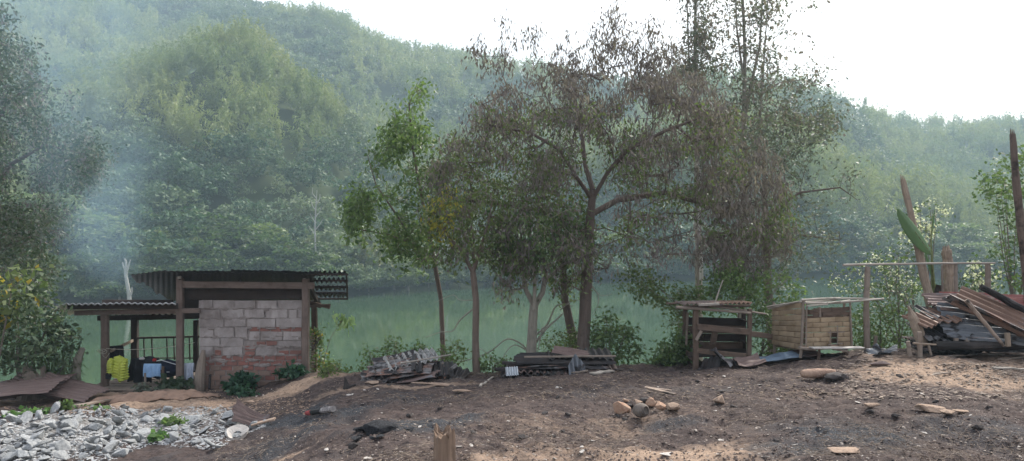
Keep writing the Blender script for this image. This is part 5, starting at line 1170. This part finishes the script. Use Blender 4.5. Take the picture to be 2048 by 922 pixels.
# thin single trunk tree
tree('thin_tree', 'thin straight tree with a split bark scar left of the middle pile', 'tree',
     [(TP([(953, 750), (951, 680), (952, 600), (946, 545)], 11.6), [.062, .055, .050, .048]), (TP([(946, 545), (925, 505), (895, 470), (880, 420)], 11.6), [.034, .026, .016, .008]), (TP([(946, 545), (960, 500), (975, 450), (985, 400)], 11.6), [.034, .026, .016, .008]), (TP([(948, 530), (948, 480), (935, 410)], 11.6), [.022, .016, .008])],
     [(845, 500), (850, 440), (870, 395), (920, 370), (980, 380), (1020, 430), (1040, 490), (1010, 530), (960, 520), (930, 515), (900, 540), (860, 530)], 150, 11.8, .8,
     [dict(name='olive_leaves', per=13, spread=.10, L=.075, W=.018, mat=L_OLIVE, droop=.6), dict(name='yellow_leaves', per=14, spread=.07, L=.07, W=.016, mat=m_leaf('golden_leaf', (.30, .24, .04), (.22, .22, .05), trans=.5), droop=.6, sel=lambda px, py: (np.abs(px-885) < 26) & (np.abs(py-425) < 50)), dict(name='dry_leaves', frac=.5, per=12, spread=.09, L=.08, W=.012, mat=L_WITH, droop=1.0)], 44, wood=m_wood('scarred_bark', (.10, .078, .062), (.21, .165, .135), bump=.8))
# pale forked tree with hanging creepers
tree('pale_forked_tree', 'pale forked tree with ridged trunk behind the middle pile', 'tree',
     [(TP([(1062, 730), (1063, 690), (1066, 640), (1068, 610)], 12.0), [.095, .085, .075, .07]), (TP([(1068, 612), (1052, 580), (1045, 540), (1038, 500), (1030, 450)], 12.0), [.045, .038, .03, .022, .012]), (TP([(1070, 612), (1085, 585), (1092, 550), (1078, 500), (1075, 440)], 12.0), [.045, .04, .034, .026, .012]), (TP([(1068, 620), (1070, 560), (1062, 500), (1060, 430)], 11.9), [.034, .028, .02, .01]),
      (TP([(1090, 560), (1125, 530), (1180, 505, 11.6)], 12.0), [.026, .02, .008]), (TP([(1050, 575), (1025, 580), (1005, 560), (985, 540)], 12.0), [.02, .015, .012, .006])],
     [(985, 480), (1010, 430), (1060, 400), (1130, 410), (1170, 450), (1165, 520), (1100, 535), (1060, 545), (1010, 560), (985, 530)], 140, 12.1, .8,
     [dict(name='dark_leaves', per=13, spread=.11, L=.085, W=.020, mat=L_GREEN, droop=.5), dict(name='dry_leaves', frac=.6, per=12, spread=.10, L=.09, W=.012, mat=L_WITH, droop=1.1)], 45, wood=BARK_P)
tree('leaning_tree', 'slim brown trunk leaning left behind the withered tree', 'tree',
     [(TP([(1146, 680), (1140, 650), (1130, 600), (1126, 520), (1120, 450)], 13.6), [.085, .08, .07, .055, .03])],
     [(1080, 470), (1100, 420), (1160, 400), (1200, 440), (1180, 500), (1120, 520)], 60, 13.6, .5, [dict(name='green_leaves', per=12, spread=.11, L=.08, W=.02, mat=L_GREEN, droop=.5)], 46)
# bare curved branches over the water
m = MB()
def curve(pts, r, Y, cls=None):
    pp = [P(p[0], p[1], Y+(p[2] if len(p) > 2 else 0)) for p in pts]; out = []
    for i in range(len(pp)-1):
        p0 = pp[max(i-1, 0)]; p1 = pp[i]; p2 = pp[i+1]; p3 = pp[min(i+2, len(pp)-1)]
        for k in range(5):
            t = k/5; out.append(.5*((2*p1)+(-p0+p2)*t+(2*p0-5*p1+4*p2-p3)*t*t+(-p0+3*p1-3*p2+p3)*t**3))
    out.append(pp[-1]); n = len(out); (cls or m).tube(out, [r*(1-.7*k/n) for k in range(n)], 6, .06)
bt = thing('bare_branches', 'bare pale arching branches of a fallen dead tree reaching over the water', 'dead tree', P(1060, 728, 12.3))
for nm, pts, r, Y in [('branch', [(1062, 715), (1045, 690), (1015, 678), (985, 700), (960, 712), (925, 722), (905, 718)], .016, 12.3), ('branch', [(1068, 690), (1090, 660), (1112, 640), (1128, 625)], .022, 12.2), ('branch', [(1072, 670), (1095, 648), (1110, 615), (1128, 608), (1145, 612)], .018, 12.5),
                      ('branch', [(1060, 705), (1030, 690), (1010, 708), (1003, 735)], .012, 12.1), ('branch', [(946, 618), (920, 640), (905, 662), (882, 664), (850, 675)], .013, 11.7), ('branch', [(948, 600), (920, 600), (905, 590), (870, 605)], .009, 11.7), ('branch', [(1180, 570), (1195, 588), (1196, 610), (1185, 630)], .010, 12.6),
                      ('branch', [(1180, 565), (1200, 590), (1225, 588)], .009, 12.6), ('branch', [(1085, 655), (1078, 690), (1072, 725)], .012, 12.0), ('branch', [(1120, 620), (1150, 600), (1175, 610)], .011, 13.4), ('branch', [(950, 690), (965, 700), (1000, 720), (1040, 712)], .008, 11.9), ('branch', [(882, 664), (880, 655), (884, 650)], .006, 11.7)]:
    m = MB(); curve(pts, r, Y); m.build(nm, BARK_P, bt)
# tall slender trees behind
tall_poly = [(1318, -60), (1640, -60), (1640, 60), (1610, 90), (1600, 130), (1650, 120), (1655, 160), (1600, 190), (1680, 235), (1670, 270), (1600, 290), (1560, 330), (1500, 300), (1450, 250), (1400, 190), (1340, 150), (1330, 60)]
def dtall(px, py):
    g = n2(px, py, .03, 2, 29); col = np.exp(-((px-1390)/26)**2)+np.exp(-((px-1490)/34)**2)+.8*np.exp(-((px-1530)/30)**2)+.5*(py > 130)*(px > 1440)+.45*(py > 235)
    return np.clip(col*(.75+g), .03, 1)
YL2 = 17.0
lf = lambda m_, per: dict(name='leaves', per=per, spread=.15, L=.085, W=.017, mat=m_, droop=.4)
tree('tall_tree', 'slender tree past the top edge, left of the pair behind the withered crown', 'tree',
     [(TP([(1398, 640), (1396, 450), (1392, 250), (1390, 100), (1392, -80)], YL2), [.085, .072, .055, .038, .02]), (TP([(1392, 260), (1378, 120), (1372, -60)], YL2), [.03, .022, .01])],
     [(1330, -60), (1440, -60), (1435, 60), (1450, 130), (1430, 230), (1360, 230), (1340, 120)], 210, YL2, .9, [lf(L_GREY, 10), dict(name='dusky_leaves', frac=.6, per=8, spread=.15, L=.11, W=.022, mat=L_PINK, droop=.6)], 47, wood=BARK_P, dens=dtall)
tree('tall_tree', 'many-stemmed tree past the top edge, right of the pair behind the withered crown', 'tree',
     [(TP([(1482, 660), (1486, 450), (1488, 250), (1490, 100), (1482, -80)], YL2), [.09, .075, .055, .038, .02]), (TP([(1488, 240), (1500, 180), (1520, 90), (1528, -70)], YL2), [.045, .035, .025, .012]), (TP([(1487, 400), (1515, 300), (1524, 180), (1532, 60), (1540, -70)], YL2), [.036, .032, .024, .014, .008]), (TP([(1486, 150), (1474, 60), (1468, -70)], YL2), [.03, .02, .01]),
      (TP([(1520, 190), (1560, 165), (1600, 160), (1640, 165)], YL2), [.022, .018, .012, .006]), (TP([(1520, 240), (1570, 165+80), (1620, 235)], YL2), [.022, .016, .006])],
     tall_poly, 640, YL2, 1.4, [lf(L_GREY, 10), dict(name='dusky_leaves', frac=.5, per=8, spread=.15, L=.11, W=.022, mat=L_PINK, droop=.6, sel=lambda px, py: py < 260)], 48, wood=BARK_P, dens=dtall)
low_poly = [(1440, 180), (1560, 150), (1640, 190), (1680, 250), (1660, 330), (1720, 340), (1730, 380), (1690, 430), (1720, 480), (1680, 520), (1620, 560), (1540, 560), (1470, 540), (1440, 420), (1400, 300)]
tree('leafy_tree', 'dark grey-green leafy tree with open branches at the right of the withered crown', 'tree',
     [(TP([(1545, 690), (1535, 560), (1530, 430), (1528, 300)], 15.6), [.10, .085, .06, .02]), (TP([(1532, 430), (1600, 385), (1680, 375), (1715, 400)], 15.6), [.035, .025, .015, .006]), (TP([(1534, 520), (1600, 470), (1680, 480)], 15.6), [.035, .022, .008])],
     low_poly, 340, 15.6, 1.6, [dict(name='leaves', per=10, spread=.14, L=.08, W=.018, mat=L_GREY, droop=.3), dict(name='dark_leaves', frac=.5, per=8, spread=.15, L=.10, W=.024, mat=L_GREY, droop=.3)], 49, dens=lambda px, py: np.clip(.65+1.5*n2(px, py, .02, 2, 37)-.25*(px > 1640), .04, 1))
m = MB(); 
for k, (pts, Y, l) in enumerate([([(1403, 560), (1402, 500), (1398, 440), (1400, 340), (1393, 330)], 16.2, 'left white slender trunk glimpsed through the withered crown'), ([(1484, 430), (1482, 400), (1484, 360), (1483, 300)], 16.4, 'right white slender trunk glimpsed through the withered crown')]):
    m = MB(); curve(pts+[], .045, Y); tag(m.build('slender_tree', m_wood('white_bark', (.34, .34, .31), (.55, .55, .50))), l, 'dead tree')
# right foliage curtain behind the coops
def bush(name, label, cat, base, poly, ntip, Yc, dep, leaves, seed, nst=5, wood=TWIG, r=.010, group=None, spread=12, **k):
    rng = np.random.default_rng(seed); xs = [p[0] for p in poly]; ys = [p[1] for p in poly]; cx_ = sum(xs)/len(xs); cy_ = sum(ys)/len(ys); tr = []
    for i in range(nst):
        tx = rng.uniform(min(xs), max(xs))*.6+cx_*.4; ty = rng.uniform(min(ys), cy_)*.7+cy_*.3
        tr.append(([P(base[0]+rng.uniform(-1, 1)*spread*.3, base[1], Yc), P((base[0]+tx)/2+rng.uniform(-5, 5), (base[1]+ty)/2-5, Yc+rng.uniform(-.5, .5)*dep), P(tx, ty, Yc+rng.uniform(-1, 1)*dep*.6)], [r, r*.75, r*.35]))
    return tree(name, label, cat, tr, poly, ntip, Yc, dep, leaves, seed, wood=wood, group=group, step=.14, rise=.08, r_tip=.002, **k)
LV = lambda m_, per, L, W, sp_=.08, dr=.2, nm='leaves', **k: dict(name=nm, per=per, spread=sp_, L=L, W=W, mat=m_, droop=dr, **k)
bush('bright_bush', 'bright yellow-green bush rising behind the dark shelter', 'bush', (1470, 700), [(1400, 600), (1408, 555), (1440, 535), (1480, 530), (1520, 540), (1575, 550), (1600, 590), (1580, 620), (1500, 610), (1420, 625)], 200, 12.2, .7, [LV(L_BRIGHT, 12, .06, .018, sel=lambda px, py: n2(px, py, .03, 2, 3) > -.2), LV(L_GREEN, 8, .06, .018, nm='inner_leaves')], 60)
bush('green_bush', 'dark green bush filling the gap between shelter and hen coop', 'bush', (1520, 712), [(1502, 620), (1545, 610), (1560, 640), (1610, 700), (1600, 715), (1540, 715), (1508, 700)], 110, 11.7, .4, [LV(L_GREEN, 13, .05, .016)], 61)
bush('green_bush', 'low leafy bush left of the dark shelter on the bank edge', 'bush', (1360, 745), [(1310, 725), (1320, 700), (1350, 680), (1382, 660), (1388, 740), (1330, 740)], 90, 11.5, .35, [LV(L_GREEN, 12, .075, .022), LV(L_BRIGHT, 4, .07, .02, nm='bright_leaves')], 62)
bush('overhanging_bush', 'branch of small olive leaves drooping over the water left of the shelter', 'bush', (1375, 640), [(1225, 560), (1260, 530), (1330, 560), (1400, 580), (1400, 620), (1370, 640), (1340, 655), (1350, 625), (1300, 600), (1260, 585)], 150, 13.2, .5, [LV(L_OLIVE, 10, .055, .017, sp_=.07), LV(L_GREEN, 4, .055, .017, nm='dark_leaves')], 63)
bush('hanging_twigs', 'sparse twigs with tiny leaves hanging in front of the water left of the shelter', 'bush', (1352, 720), [(1330, 640), (1350, 625), (1375, 640), (1372, 700), (1345, 690)], 36, 12.4, .3, [LV(L_OLIVE, 6, .045, .014)], 64)
bush('glossy_bush', 'round glossy-leaved bush right of the withered tree trunk', 'bush', (1220, 735), [(1175, 700), (1178, 650), (1205, 628), (1240, 632), (1268, 655), (1282, 690), (1272, 722), (1200, 722)], 95, 12.6, .45, [LV(L_GREEN, 11, .095, .019, sp_=.07), LV(L_BRIGHT, 1, .09, .018, nm='light_leaves')], 65)
bush('low_bush', 'pale green low bush between the forked tree and the withered tree', 'bush', (1130, 720), [(1090, 715), (1085, 680), (1120, 660), (1160, 655), (1165, 705)], 70, 12.8, .4, [LV(L_OLIVE, 9, .05, .016), LV(L_BRIGHT, 3, .05, .016, nm='bright_leaves')], 66)
for k, (bx_, by, x0, x1, y0, sd, l) in enumerate([(700, 765, 645, 700, 720, 70, 'weed beside the right post of the brick shed'), (745, 758, 720, 775, 690, 71, 'leafy weed left of the left crest pile'), (690, 770, 640, 672, 735, 72, 'small weed at the shed corner'), (790, 745, 770, 800, 675, 73, 'tall weed rising behind the left crest pile'), (895, 735, 870, 935, 680, 74, 'weed clump between left crest pile and thin tree'), (985, 748, 960, 1015, 705, 75, 'weed clump right of the thin tree'), (1120, 735, 1100, 1150, 690, 76, 'weed behind the middle pile'), (845, 725, 825, 860, 690, 77, 'thin weed behind the top of the left crest pile'), (1420, 745, 1330, 1345, 735, 78, '')]):
    if not l: continue
    bush('weed_plant', l, 'weed', (bx_, by), [(x0, by-8), (x0, y0+20), ((x0+x1)/2-6, y0), ((x0+x1)/2+8, y0+5), (x1, y0+18), (x1, by-8)], 34, 11.7, .25, [LV(L_GREEN if k % 2 else L_OLIVE, 7, .05, .018, sp_=.05), LV(L_BRIGHT, 3, .05, .018, sp_=.05, nm='bright_leaves')], sd, nst=4, r=.005)
bush('papaya_sapling', 'thin sapling with one drooping tuft of big pale leaves right of the brick shed', 'sapling', (640, 735), [(672, 632), (680, 622), (694, 624), (698, 642), (690, 650), (676, 648)], 10, 13.2, .1, [LV(m_leaf('pale_leaf', (.22, .33, .14), (.34, .44, .24), trans=.45), 6, .15, .035, sp_=.05, dr=.8)], 79, nst=1, r=.007)
bush('creeper', 'yellow-green creeper climbing behind the right post of the brick shed', 'climber', (640, 760), [(620, 650), (632, 640), (650, 690), (660, 740), (640, 760), (628, 720)], 34, 13.9, .2, [LV(L_BRIGHT, 6, .08, .03, sp_=.06), LV(L_YEL, 1, .08, .03, sp_=.06, nm='yellow_leaves')], 80, nst=3, r=.005)
# right-hand bank growth
bush('green_bush', 'loose green bush behind the tall frame post right of the hen coop', 'bush', (1760, 715), [(1700, 640), (1745, 600), (1790, 610), (1830, 640), (1830, 700), (1710, 705)], 180, 12.6, .6, [LV(L_GREEN, 11, .05, .016), LV(L_OLIVE, 4, .05, .016, nm='olive_leaves')], 81)
bush('flower_shrub', 'tall shrub with white fluffy flower heads left of the broken trunk', 'flowering shrub', (1800, 700), [(1640, 560), (1700, 540), (1790, 480), (1830, 480), (1850, 560), (1830, 600), (1740, 590), (1700, 600)], 150, 12.6, .7, [LV(L_GREEN, 6, .055, .018), LV(m_leaf('white_blossom', (.42, .44, .38), (.6, .6, .52), trans=.4), 6, .035, .014, sp_=.04, nm='flower_heads', frac=.55)], 82)
bush('flower_shrub', 'shrub with white blossom heads beside the banana leaf', 'flowering shrub', (1855, 640), [(1800, 470), (1812, 430), (1850, 400), (1890, 392), (1898, 440), (1870, 470), (1840, 500)], 26, 12.4, .35, [LV(L_GREEN, 5, .06, .02), LV(m_leaf('cream_blossom', (.45, .46, .38), (.62, .62, .52), trans=.4), 16, .04, .018, sp_=.045, nm='flower_heads')], 83, nst=4)
bush('flower_shrub', 'low shrub with white flower heads behind the rusty heap', 'flowering shrub', (1960, 620), [(1930, 530), (1975, 510), (2000, 540), (1990, 570), (1950, 575)], 30, 12.4, .35, [LV(L_GREEN, 5, .06, .02), LV(m_leaf('pale_blossom', (.45, .46, .38), (.62, .62, .52), trans=.4), 10, .04, .018, sp_=.045, nm='flower_heads', frac=.6)], 84, nst=4)
bush('leafy_shrub', 'leafy shrub with yellow-green leaves around the tall charred post', 'bush', (2030, 640), [(1960, 400), (1965, 350), (2000, 320), (2060, 300), (2120, 330), (2120, 590), (2060, 585), (2000, 560), (1980, 480), (2010, 450)], 240, 12.3, .6, [LV(L_GREEN, 8, .07, .022), LV(L_BRIGHT, 6, .07, .022, nm='bright_leaves', sel=lambda px, py: (py < 430) | (py > 540))], 85, nst=8)
bush('dry_shrub', 'dry pale twiggy shrub behind the horizontal frame pole', 'bush', (1830, 640), [(1740, 620), (1750, 560), (1800, 540), (1850, 560), (1840, 620)], 110, 13.0, .5, [LV(L_GREY, 5, .045, .014)], 86, nst=6)
bush('green_bush', 'distant dark bush at the water edge behind the frame posts', 'bush', (1940, 620), [(1900, 560), (1940, 540), (1980, 560), (1990, 590), (1900, 590)], 50, 13.5, .4, [LV(L_DARK, 8, .05, .016)], 87)
# banana plant
bn_ = thing('banana_plant', 'young banana plant with one broad torn green leaf', 'banana plant', P(1862, 620, 11.9))
m = MB(); m.tube(TP([(1872, 640), (1868, 590), (1865, 540), (1862, 480), (1866, 420)], 11.9), [.05, .035, .022, .012, .004], 9, .04); m.build('stem', m_plain('banana_stem', (.20, .24, .10), (.12, .14, .07), 12), bn_)
def banana(p0, p1, w_, curl, nm='leaf', mat=None):
    p0, p1 = np.array(p0), np.array(p1); d = unit(p1-p0); s = unit(np.cross(d, [0.25, -1, .1])); n = np.cross(d, s); g = np.zeros((26, 9, 3))
    for i in range(26):
        u = i/25; wd = w_*math.sin(math.pi*min(1, u*1.02+.02))**.55
        for j in range(9):
            v = (j-4)/4; g[i, j] = p0+(p1-p0)*u+s*v*wd+n*(abs(v)*wd*.35+.006*math.sin(u*60+v))+np.array([0, 0, curl*u*u])
    m = MB(); m.sheet(g, .003); return m.build(nm, mat or BANL, bn_, smooth=True)
BANL = m_leaf('banana_leaf', (.12, .21, .10), (.16, .25, .13), trans=.35)
banana(P(1862, 508, 11.4), P(1792, 418, 11.2), .115, .03); banana(P(1864, 470, 11.9), P(1870, 416, 11.95), .018, 0); banana(P(1868, 560, 11.9), P(1850, 500, 11.9), .03, 0)
m = MB(); m.tube([P(1866, 575, 11.85), P(1865, 540, 11.6), P(1862, 508, 11.41), P(1830, 463, 11.31)], [.016, .013, .010, .006], 7); m.build('leaf_stalk', bpy.data.materials['banana_stem'], bn_)
m = MB(); m.tube(TP([(1873, 640), (1876, 600), (1880, 570)], 11.8), [.07, .08, .05], 10, .2); m.build('dry_sheath', W_DARK, bn_)
# left side big tree and bush
lt_poly = [(-120, 10), (15, 15), (60, 90), (110, 170), (150, 190), (170, 260), (215, 300), (195, 380), (150, 420), (125, 500), (90, 570), (20, 640), (-120, 650)]
tree('shade_tree', 'large hazy dark tree with small leaves filling the left edge of the picture', 'tree',
     [(TP([(-60, 820), (-50, 600), (-40, 400), (-30, 200), (-30, 60)], 19), [.22, .2, .16, .11, .04]), (TP([(-45, 420), (20, 330), (90, 290), (180, 310)], 18.8), [.06, .05, .03, .012]), (TP([(-45, 300), (20, 200), (80, 160)], 18.8), [.05, .035, .012]), (TP([(-48, 520), (40, 480), (110, 460)], 18.8), [.04, .03, .01])],
     lt_poly, 1500, 19, 1.8, [dict(name='leaves', per=12, spread=.17, L=.11, W=.028, mat=L_DARK, droop=.3), dict(name='grey_leaves', frac=.6, per=8, spread=.18, L=.11, W=.026, mat=L_GREY, droop=.5), dict(name='brown_leaves', frac=.35, per=8, spread=.15, L=.11, W=.02, mat=L_WITH, droop=.8)], 90, dens=lambda px, py: np.clip(.75+1.2*n2(px, py, .018, 2, 57)-.15*(px > 120)+.45*(px < 90), .04, 1))
bush('glossy_bush', 'glossy green bush at the left edge beside the stump', 'bush', (40, 790), [(-60, 560), (20, 590), (70, 560), (95, 590), (112, 610), (128, 640), (160, 655), (150, 700), (125, 735), (95, 720), (60, 745), (-60, 740)], 230, 12.7, .7, [LV(L_DARK, 10, .10, .026, sp_=.09, dr=.1), LV(m_leaf('shiny_leaf', (.10, .15, .09), (.16, .21, .14), trans=.3, rough=.45, gloss=.4), 3, .10, .026, sp_=.09, dr=.1, nm='shiny_leaves')], 91, nst=8, r=.014)
bush('yellow_vine', 'yellowing broad-leaved vine hanging at the left edge above the bush', 'climber', (-5, 740), [(-20, 560), (20, 530), (65, 535), (70, 560), (40, 590), (30, 640), (-20, 650)], 42, 12.2, .25, [LV(L_YEL, 1, .12, .045, sp_=.08, dr=.3, sel=lambda px, py: (px < 58) & (py > 535)), LV(L_OLIVE, 4, .12, .045, sp_=.09, nm='green_leaves')], 92, nst=3)
bush('long_leaf_bush', 'clump of narrow hanging leaves behind the leaning trunk stub', 'bush', (100, 790), [(70, 700), (100, 690), (150, 700), (160, 750), (120, 765), (80, 750)], 60, 12.9, .3, [LV(L_GREEN, 8, .12, .014, sp_=.07, dr=.8)], 93)
# weeds by the wall and in the rubble
def ground_weed(label, px, py, w_, h_, n, L, W, mat, seed, name='weed_plant', Y=None):
    rng = np.random.default_rng(seed); c = gpt(px, py) if Y is None else Vector((P(px, py, Y)))
    if Y is not None: c.z = gz(c.x, c.y)
    t = thing(name, label, 'weed', c); m = MB(); tips = []
    for k in range(n):
        a = rng.uniform(0, 6.283); r_ = rng.random()**.6; e = Vector((c.x+math.cos(a)*r_*w_, c.y+math.sin(a)*r_*w_*.6, c.z+h_*(1-.55*r_)*rng.uniform(.5, 1))); tips.append(e); m.tube([c, c.lerp(e, .5)+Vector((0, 0, h_*.15)), e], [.004, .003, .0015], 4)
    m.build('stems', TWIG, t); foliage('leaves', np.array(tips), 4, w_*.14, L, W, rng, mat, t, droop=.15)
WB = m_leaf('blue_green_leaf', (.028, .075, .045), (.055, .12, .07), trans=.3, gloss=.3)
ground_weed('bushy blue-green weed against the brick wall, tall left one', 482, 772, .24, .30, 60, .11, .045, WB, 1, Y=13.1)
ground_weed('low green weed before the tall weed at the wall', 488, 792, .20, .16, 40, .09, .036, WB, 2)
ground_weed('dark round weed at the right end of the brick wall', 585, 770, .24, .24, 55, .10, .04, WB, 3, Y=13.0)
ground_weed('broad grey-green weed under the porch post', 350, 778, .26, .17, 46, .10, .04, m_leaf('dull_leaf', (.045, .075, .045), (.08, .115, .07)), 4, Y=13.0)
ground_weed('thin dusty weed under the deck edge', 290, 786, .2, .16, 26, .08, .025, L_GREY, 5)
for k, (px, py, w_, h_, l) in enumerate([(135, 822, .12, .2, 'small yellow-green seedling on the rubble edge'), (28, 835, .2, .09, 'flat green weed left on the rubble'), (318, 880, .14, .10, 'bright green weed in the middle of the rubble front'), (348, 850, .12, .10, 'pale green weed between concrete chunks'), (75, 828, .15, .06, 'low weed beside the flat left weed'), (190, 822, .2, .05, 'thin green sprig on the rubble rim')]):
    ground_weed(l, px, py, w_, h_, 22, .07, .026, L_BRIGHT if k in (0, 3) else m_leaf('rubble_weed_leaf', (.06, .13, .04), (.13, .22, .08)), 10+k)
# dead pale tree standing in the river shallows
dt = thing('dead_tree', 'pale bare dead tree standing at the far water edge behind the shed roof', 'dead tree', P(259, 614, 85.3))
m = MB(); curve([(259, 619), (258, 590), (254, 565), (251, 545), (252, 525), (249, 517)], .27, 85); m.build('trunk', m_wood('bleached_wood', (.26, .26, .24), (.42, .42, .39)), dt)
for pts, r in [([(252, 548), (256, 535), (261, 519)], .16), ([(252, 545), (247, 533), (245, 524)], .12), ([(259, 594), (263, 585), (264, 574)], .15)]:
    m = MB(); curve(pts, r, 85); m.build('branch', bpy.data.materials['bleached_wood'], dt)
for k, (px, py, top, l) in enumerate([(632, 520, 380, 'bare pale tree on the far slope above the shed roof'), (895, 530, 470, 'pale trunk on the far bank seen left of the thin tree')]):
    d_ = 106+k*4; t = thing('bare_tree', l, 'dead tree', P(px, py, d_)); m = MB(); curve([(px, py), (px-2, (py+top)/2), (px+2, top)], .16, d_); m.build('trunk', bpy.data.materials['bleached_wood'], t)
    for j in range(7):
        u = .35+.09*j; yb = py+(top-py)*u; s = 1 if j % 2 else -1; m = MB(); curve([(px, yb), (px+s*7, yb-9), (px+s*(15-1.4*j), yb-20)], .09, d_); m.build('branch', bpy.data.materials['bleached_wood'], t)
# individual trees one can tell apart along the far shore
frg = np.random.default_rng(99)
def far_proto(kind, seed, mat, n):
    rng = np.random.default_rng(seed); v = proto_broad(rng, n, .052, .85, 22) if kind == 'b' else proto_bamboo(rng, n, .05, 16)
    t = thing('shore_tree' if kind == 'b' else 'bamboo_clump', 'x', 'tree' if kind == 'b' else 'bamboo', (0, 0, -50)); np_mesh('crown', v.reshape(-1, 3)+np.array([0, 0, -50]), 3, mat, t)
    m = MB(); 
    if kind == 'b': m.tube([(0, 0, -50.15), (.02, 0, -49.8), (0, .02, -49.4)], [.035, .028, .012], 6, .1)
    else:
        m.tube([(0, 0, -50.1), (.03, 0, -49.5), (.12, .02, -49.0)], [.02, .015, .008], 5)
    m.build('trunk', BARK_P, t); return t
FM = [m_leaf('shore_leaf_dark', (.040, .075, .03), (.08, .12, .045), trans=.35), m_leaf('shore_leaf_pale', (.10, .145, .05), (.15, .19, .075), trans=.35), m_leaf('shore_bamboo_leaf', (.11, .135, .045), (.17, .18, .07), trans=.35)]
FP = [far_proto('b', 1, FM[0], 2600), far_proto('b', 2, FM[1], 2600), far_proto('m', 3, FM[2], 2600), far_proto('b', 4, FM[0], 2400)]
def shore(px, back, s, k, label, group):
    y0 = 8.7*F/(float(np.interp(px, SPX, SPY))-CY)+back; x = (px-CX)/F*y0; z = float(hill_z(np.array([x]), np.array([y0]))[0])
    r = FP[k]
    if not r.get('used'): r['used'] = 1; root = r
    else:
        root = r.copy(); COL.objects.link(root)
        for ch in list(r.children): c = ch.copy(); COL.objects.link(c); c.parent = root
    root.location = (x, y0, max(z, WATER_Z)-.9); root.scale = (s*frg.uniform(1.0, 1.35), s*1.1, s*frg.uniform(.75, 1.05)); root.rotation_euler = (0, 0, frg.uniform(0, 6.28)); tag(root, label, None, group)
KN = ['dense dark green tree on the far bank at the waterline', 'pale green leafy tree on the far bank at the waterline', 'feathery bamboo clump on the far bank near the waterline', 'dense dark green tree on the far bank at the waterline']
GN = ['dark trees along the far shore', 'pale trees along the far shore', 'bamboo clumps along the far shore', 'dark trees along the far shore']
for i in range(64):
    px = -40+i*34+frg.uniform(-14, 14); k = int(frg.choice([0, 0, 1, 3, 2])); shore(px, frg.uniform(.5, 5), frg.uniform(4.0, 6.5), k, KN[k], GN[k])
for i in range(44):
    px = -20+i*50+frg.uniform(-20, 20); k = int(frg.choice([0, 1, 1, 2, 3])); shore(px, frg.uniform(7, 16), frg.uniform(5.0, 8.5), k, KN[k], GN[k])
for o in bpy.data.objects:
    if 'used' in o.keys(): del o['used']

# fallen leaves below the trees
chips('leaf_litter', 5000, (640, 1720, 722, 800), .016, m_plain('fallen_leaf', (.20, .15, .11), (.07, .055, .045), 5, island=True), .3, 21, 'brown fallen leaves scattered below the withered tree', 'leaf litter')
chips('leaf_litter', 2600, (1680, 2060, 700, 800), .02, m_plain('bark_flake', (.30, .24, .19), (.10, .08, .07), 5, island=True), .3, 22, 'bark flakes and splinters around the foot of the right heap', 'bark litter')
# ---------- smoke from the shed roof ----------
mb = MB(); K = 22; J = 20; g_ = np.zeros((K, J+1, 3))
for i in range(K):
    u = i/(K-1); py = 575-640*u; c = P(250, 580, 14.3).lerp(P(72, -65, 16.5), u); c.x = P(250, 580, 14.3).x+(P(72, -65, 16.5).x-P(250, 580, 14.3).x)*u**.75; w_ = 1.35*(.45+3.6*u**.8)*(math.sin(min(1, u*9+.25)*math.pi/2))
    for j in range(J+1):
        a = 2*math.pi*j/J; g_[i, j] = (c.x+w_*math.cos(a), c.y+w_*.55*math.sin(a), c.z)
mb.sheet(g_); mb.add([tuple(g_[0, j]) for j in range(J)], [tuple(range(J))]); mb.add([tuple(g_[-1, j]) for j in range(J)], [tuple(range(J-1, -1, -1))])
mb.recalc = True; t = NT('drifting_smoke'); pos = t.geo()
sx = t.n('ShaderNodeSeparateXYZ'); t.t.links.new(pos, sx.inputs[0])
bz = P(250, 580, 14.3); tz = P(72, -65, 16.5)
u_ = t.ramp(sx.outputs[2], bz.z, tz.z)
cx = t.math('ADD', bz.x, t.math('MULTIPLY', t.math('POWER', u_, .75), tz.x-bz.x))
wd = t.math('ADD', .40, t.math('MULTIPLY', t.math('POWER', u_, .8), 3.5))
dx = t.math('DIVIDE', t.math('SUBTRACT', sx.outputs[0], cx), wd)
fall = t.math('POWER', t.ramp(t.math('MULTIPLY', dx, dx), 1.0, .0), 1.8)
ns = t.ramp(t.noise(t.mapping(pos, (.9, .5, .5)), .8, 4, .55, .8), .36, .62)
den = t.math('MULTIPLY', t.math('MULTIPLY', fall, ns), t.ramp(u_, 0, .7, .17, .042))
pv = t.n('ShaderNodeVolumePrincipled'); pv.inputs['Color'].default_value = (.52, .78, 1, 1); pv.inputs['Anisotropy'].default_value = .3; t.t.links.new(den, pv.inputs['Density']); t.t.links.new(pv.outputs[0], t.out.inputs['Volume'])
tag(mb.build('smoke', t.m), kind='stuff', label='thin blue smoke drifting up and left from the shed roof', cat='smoke')
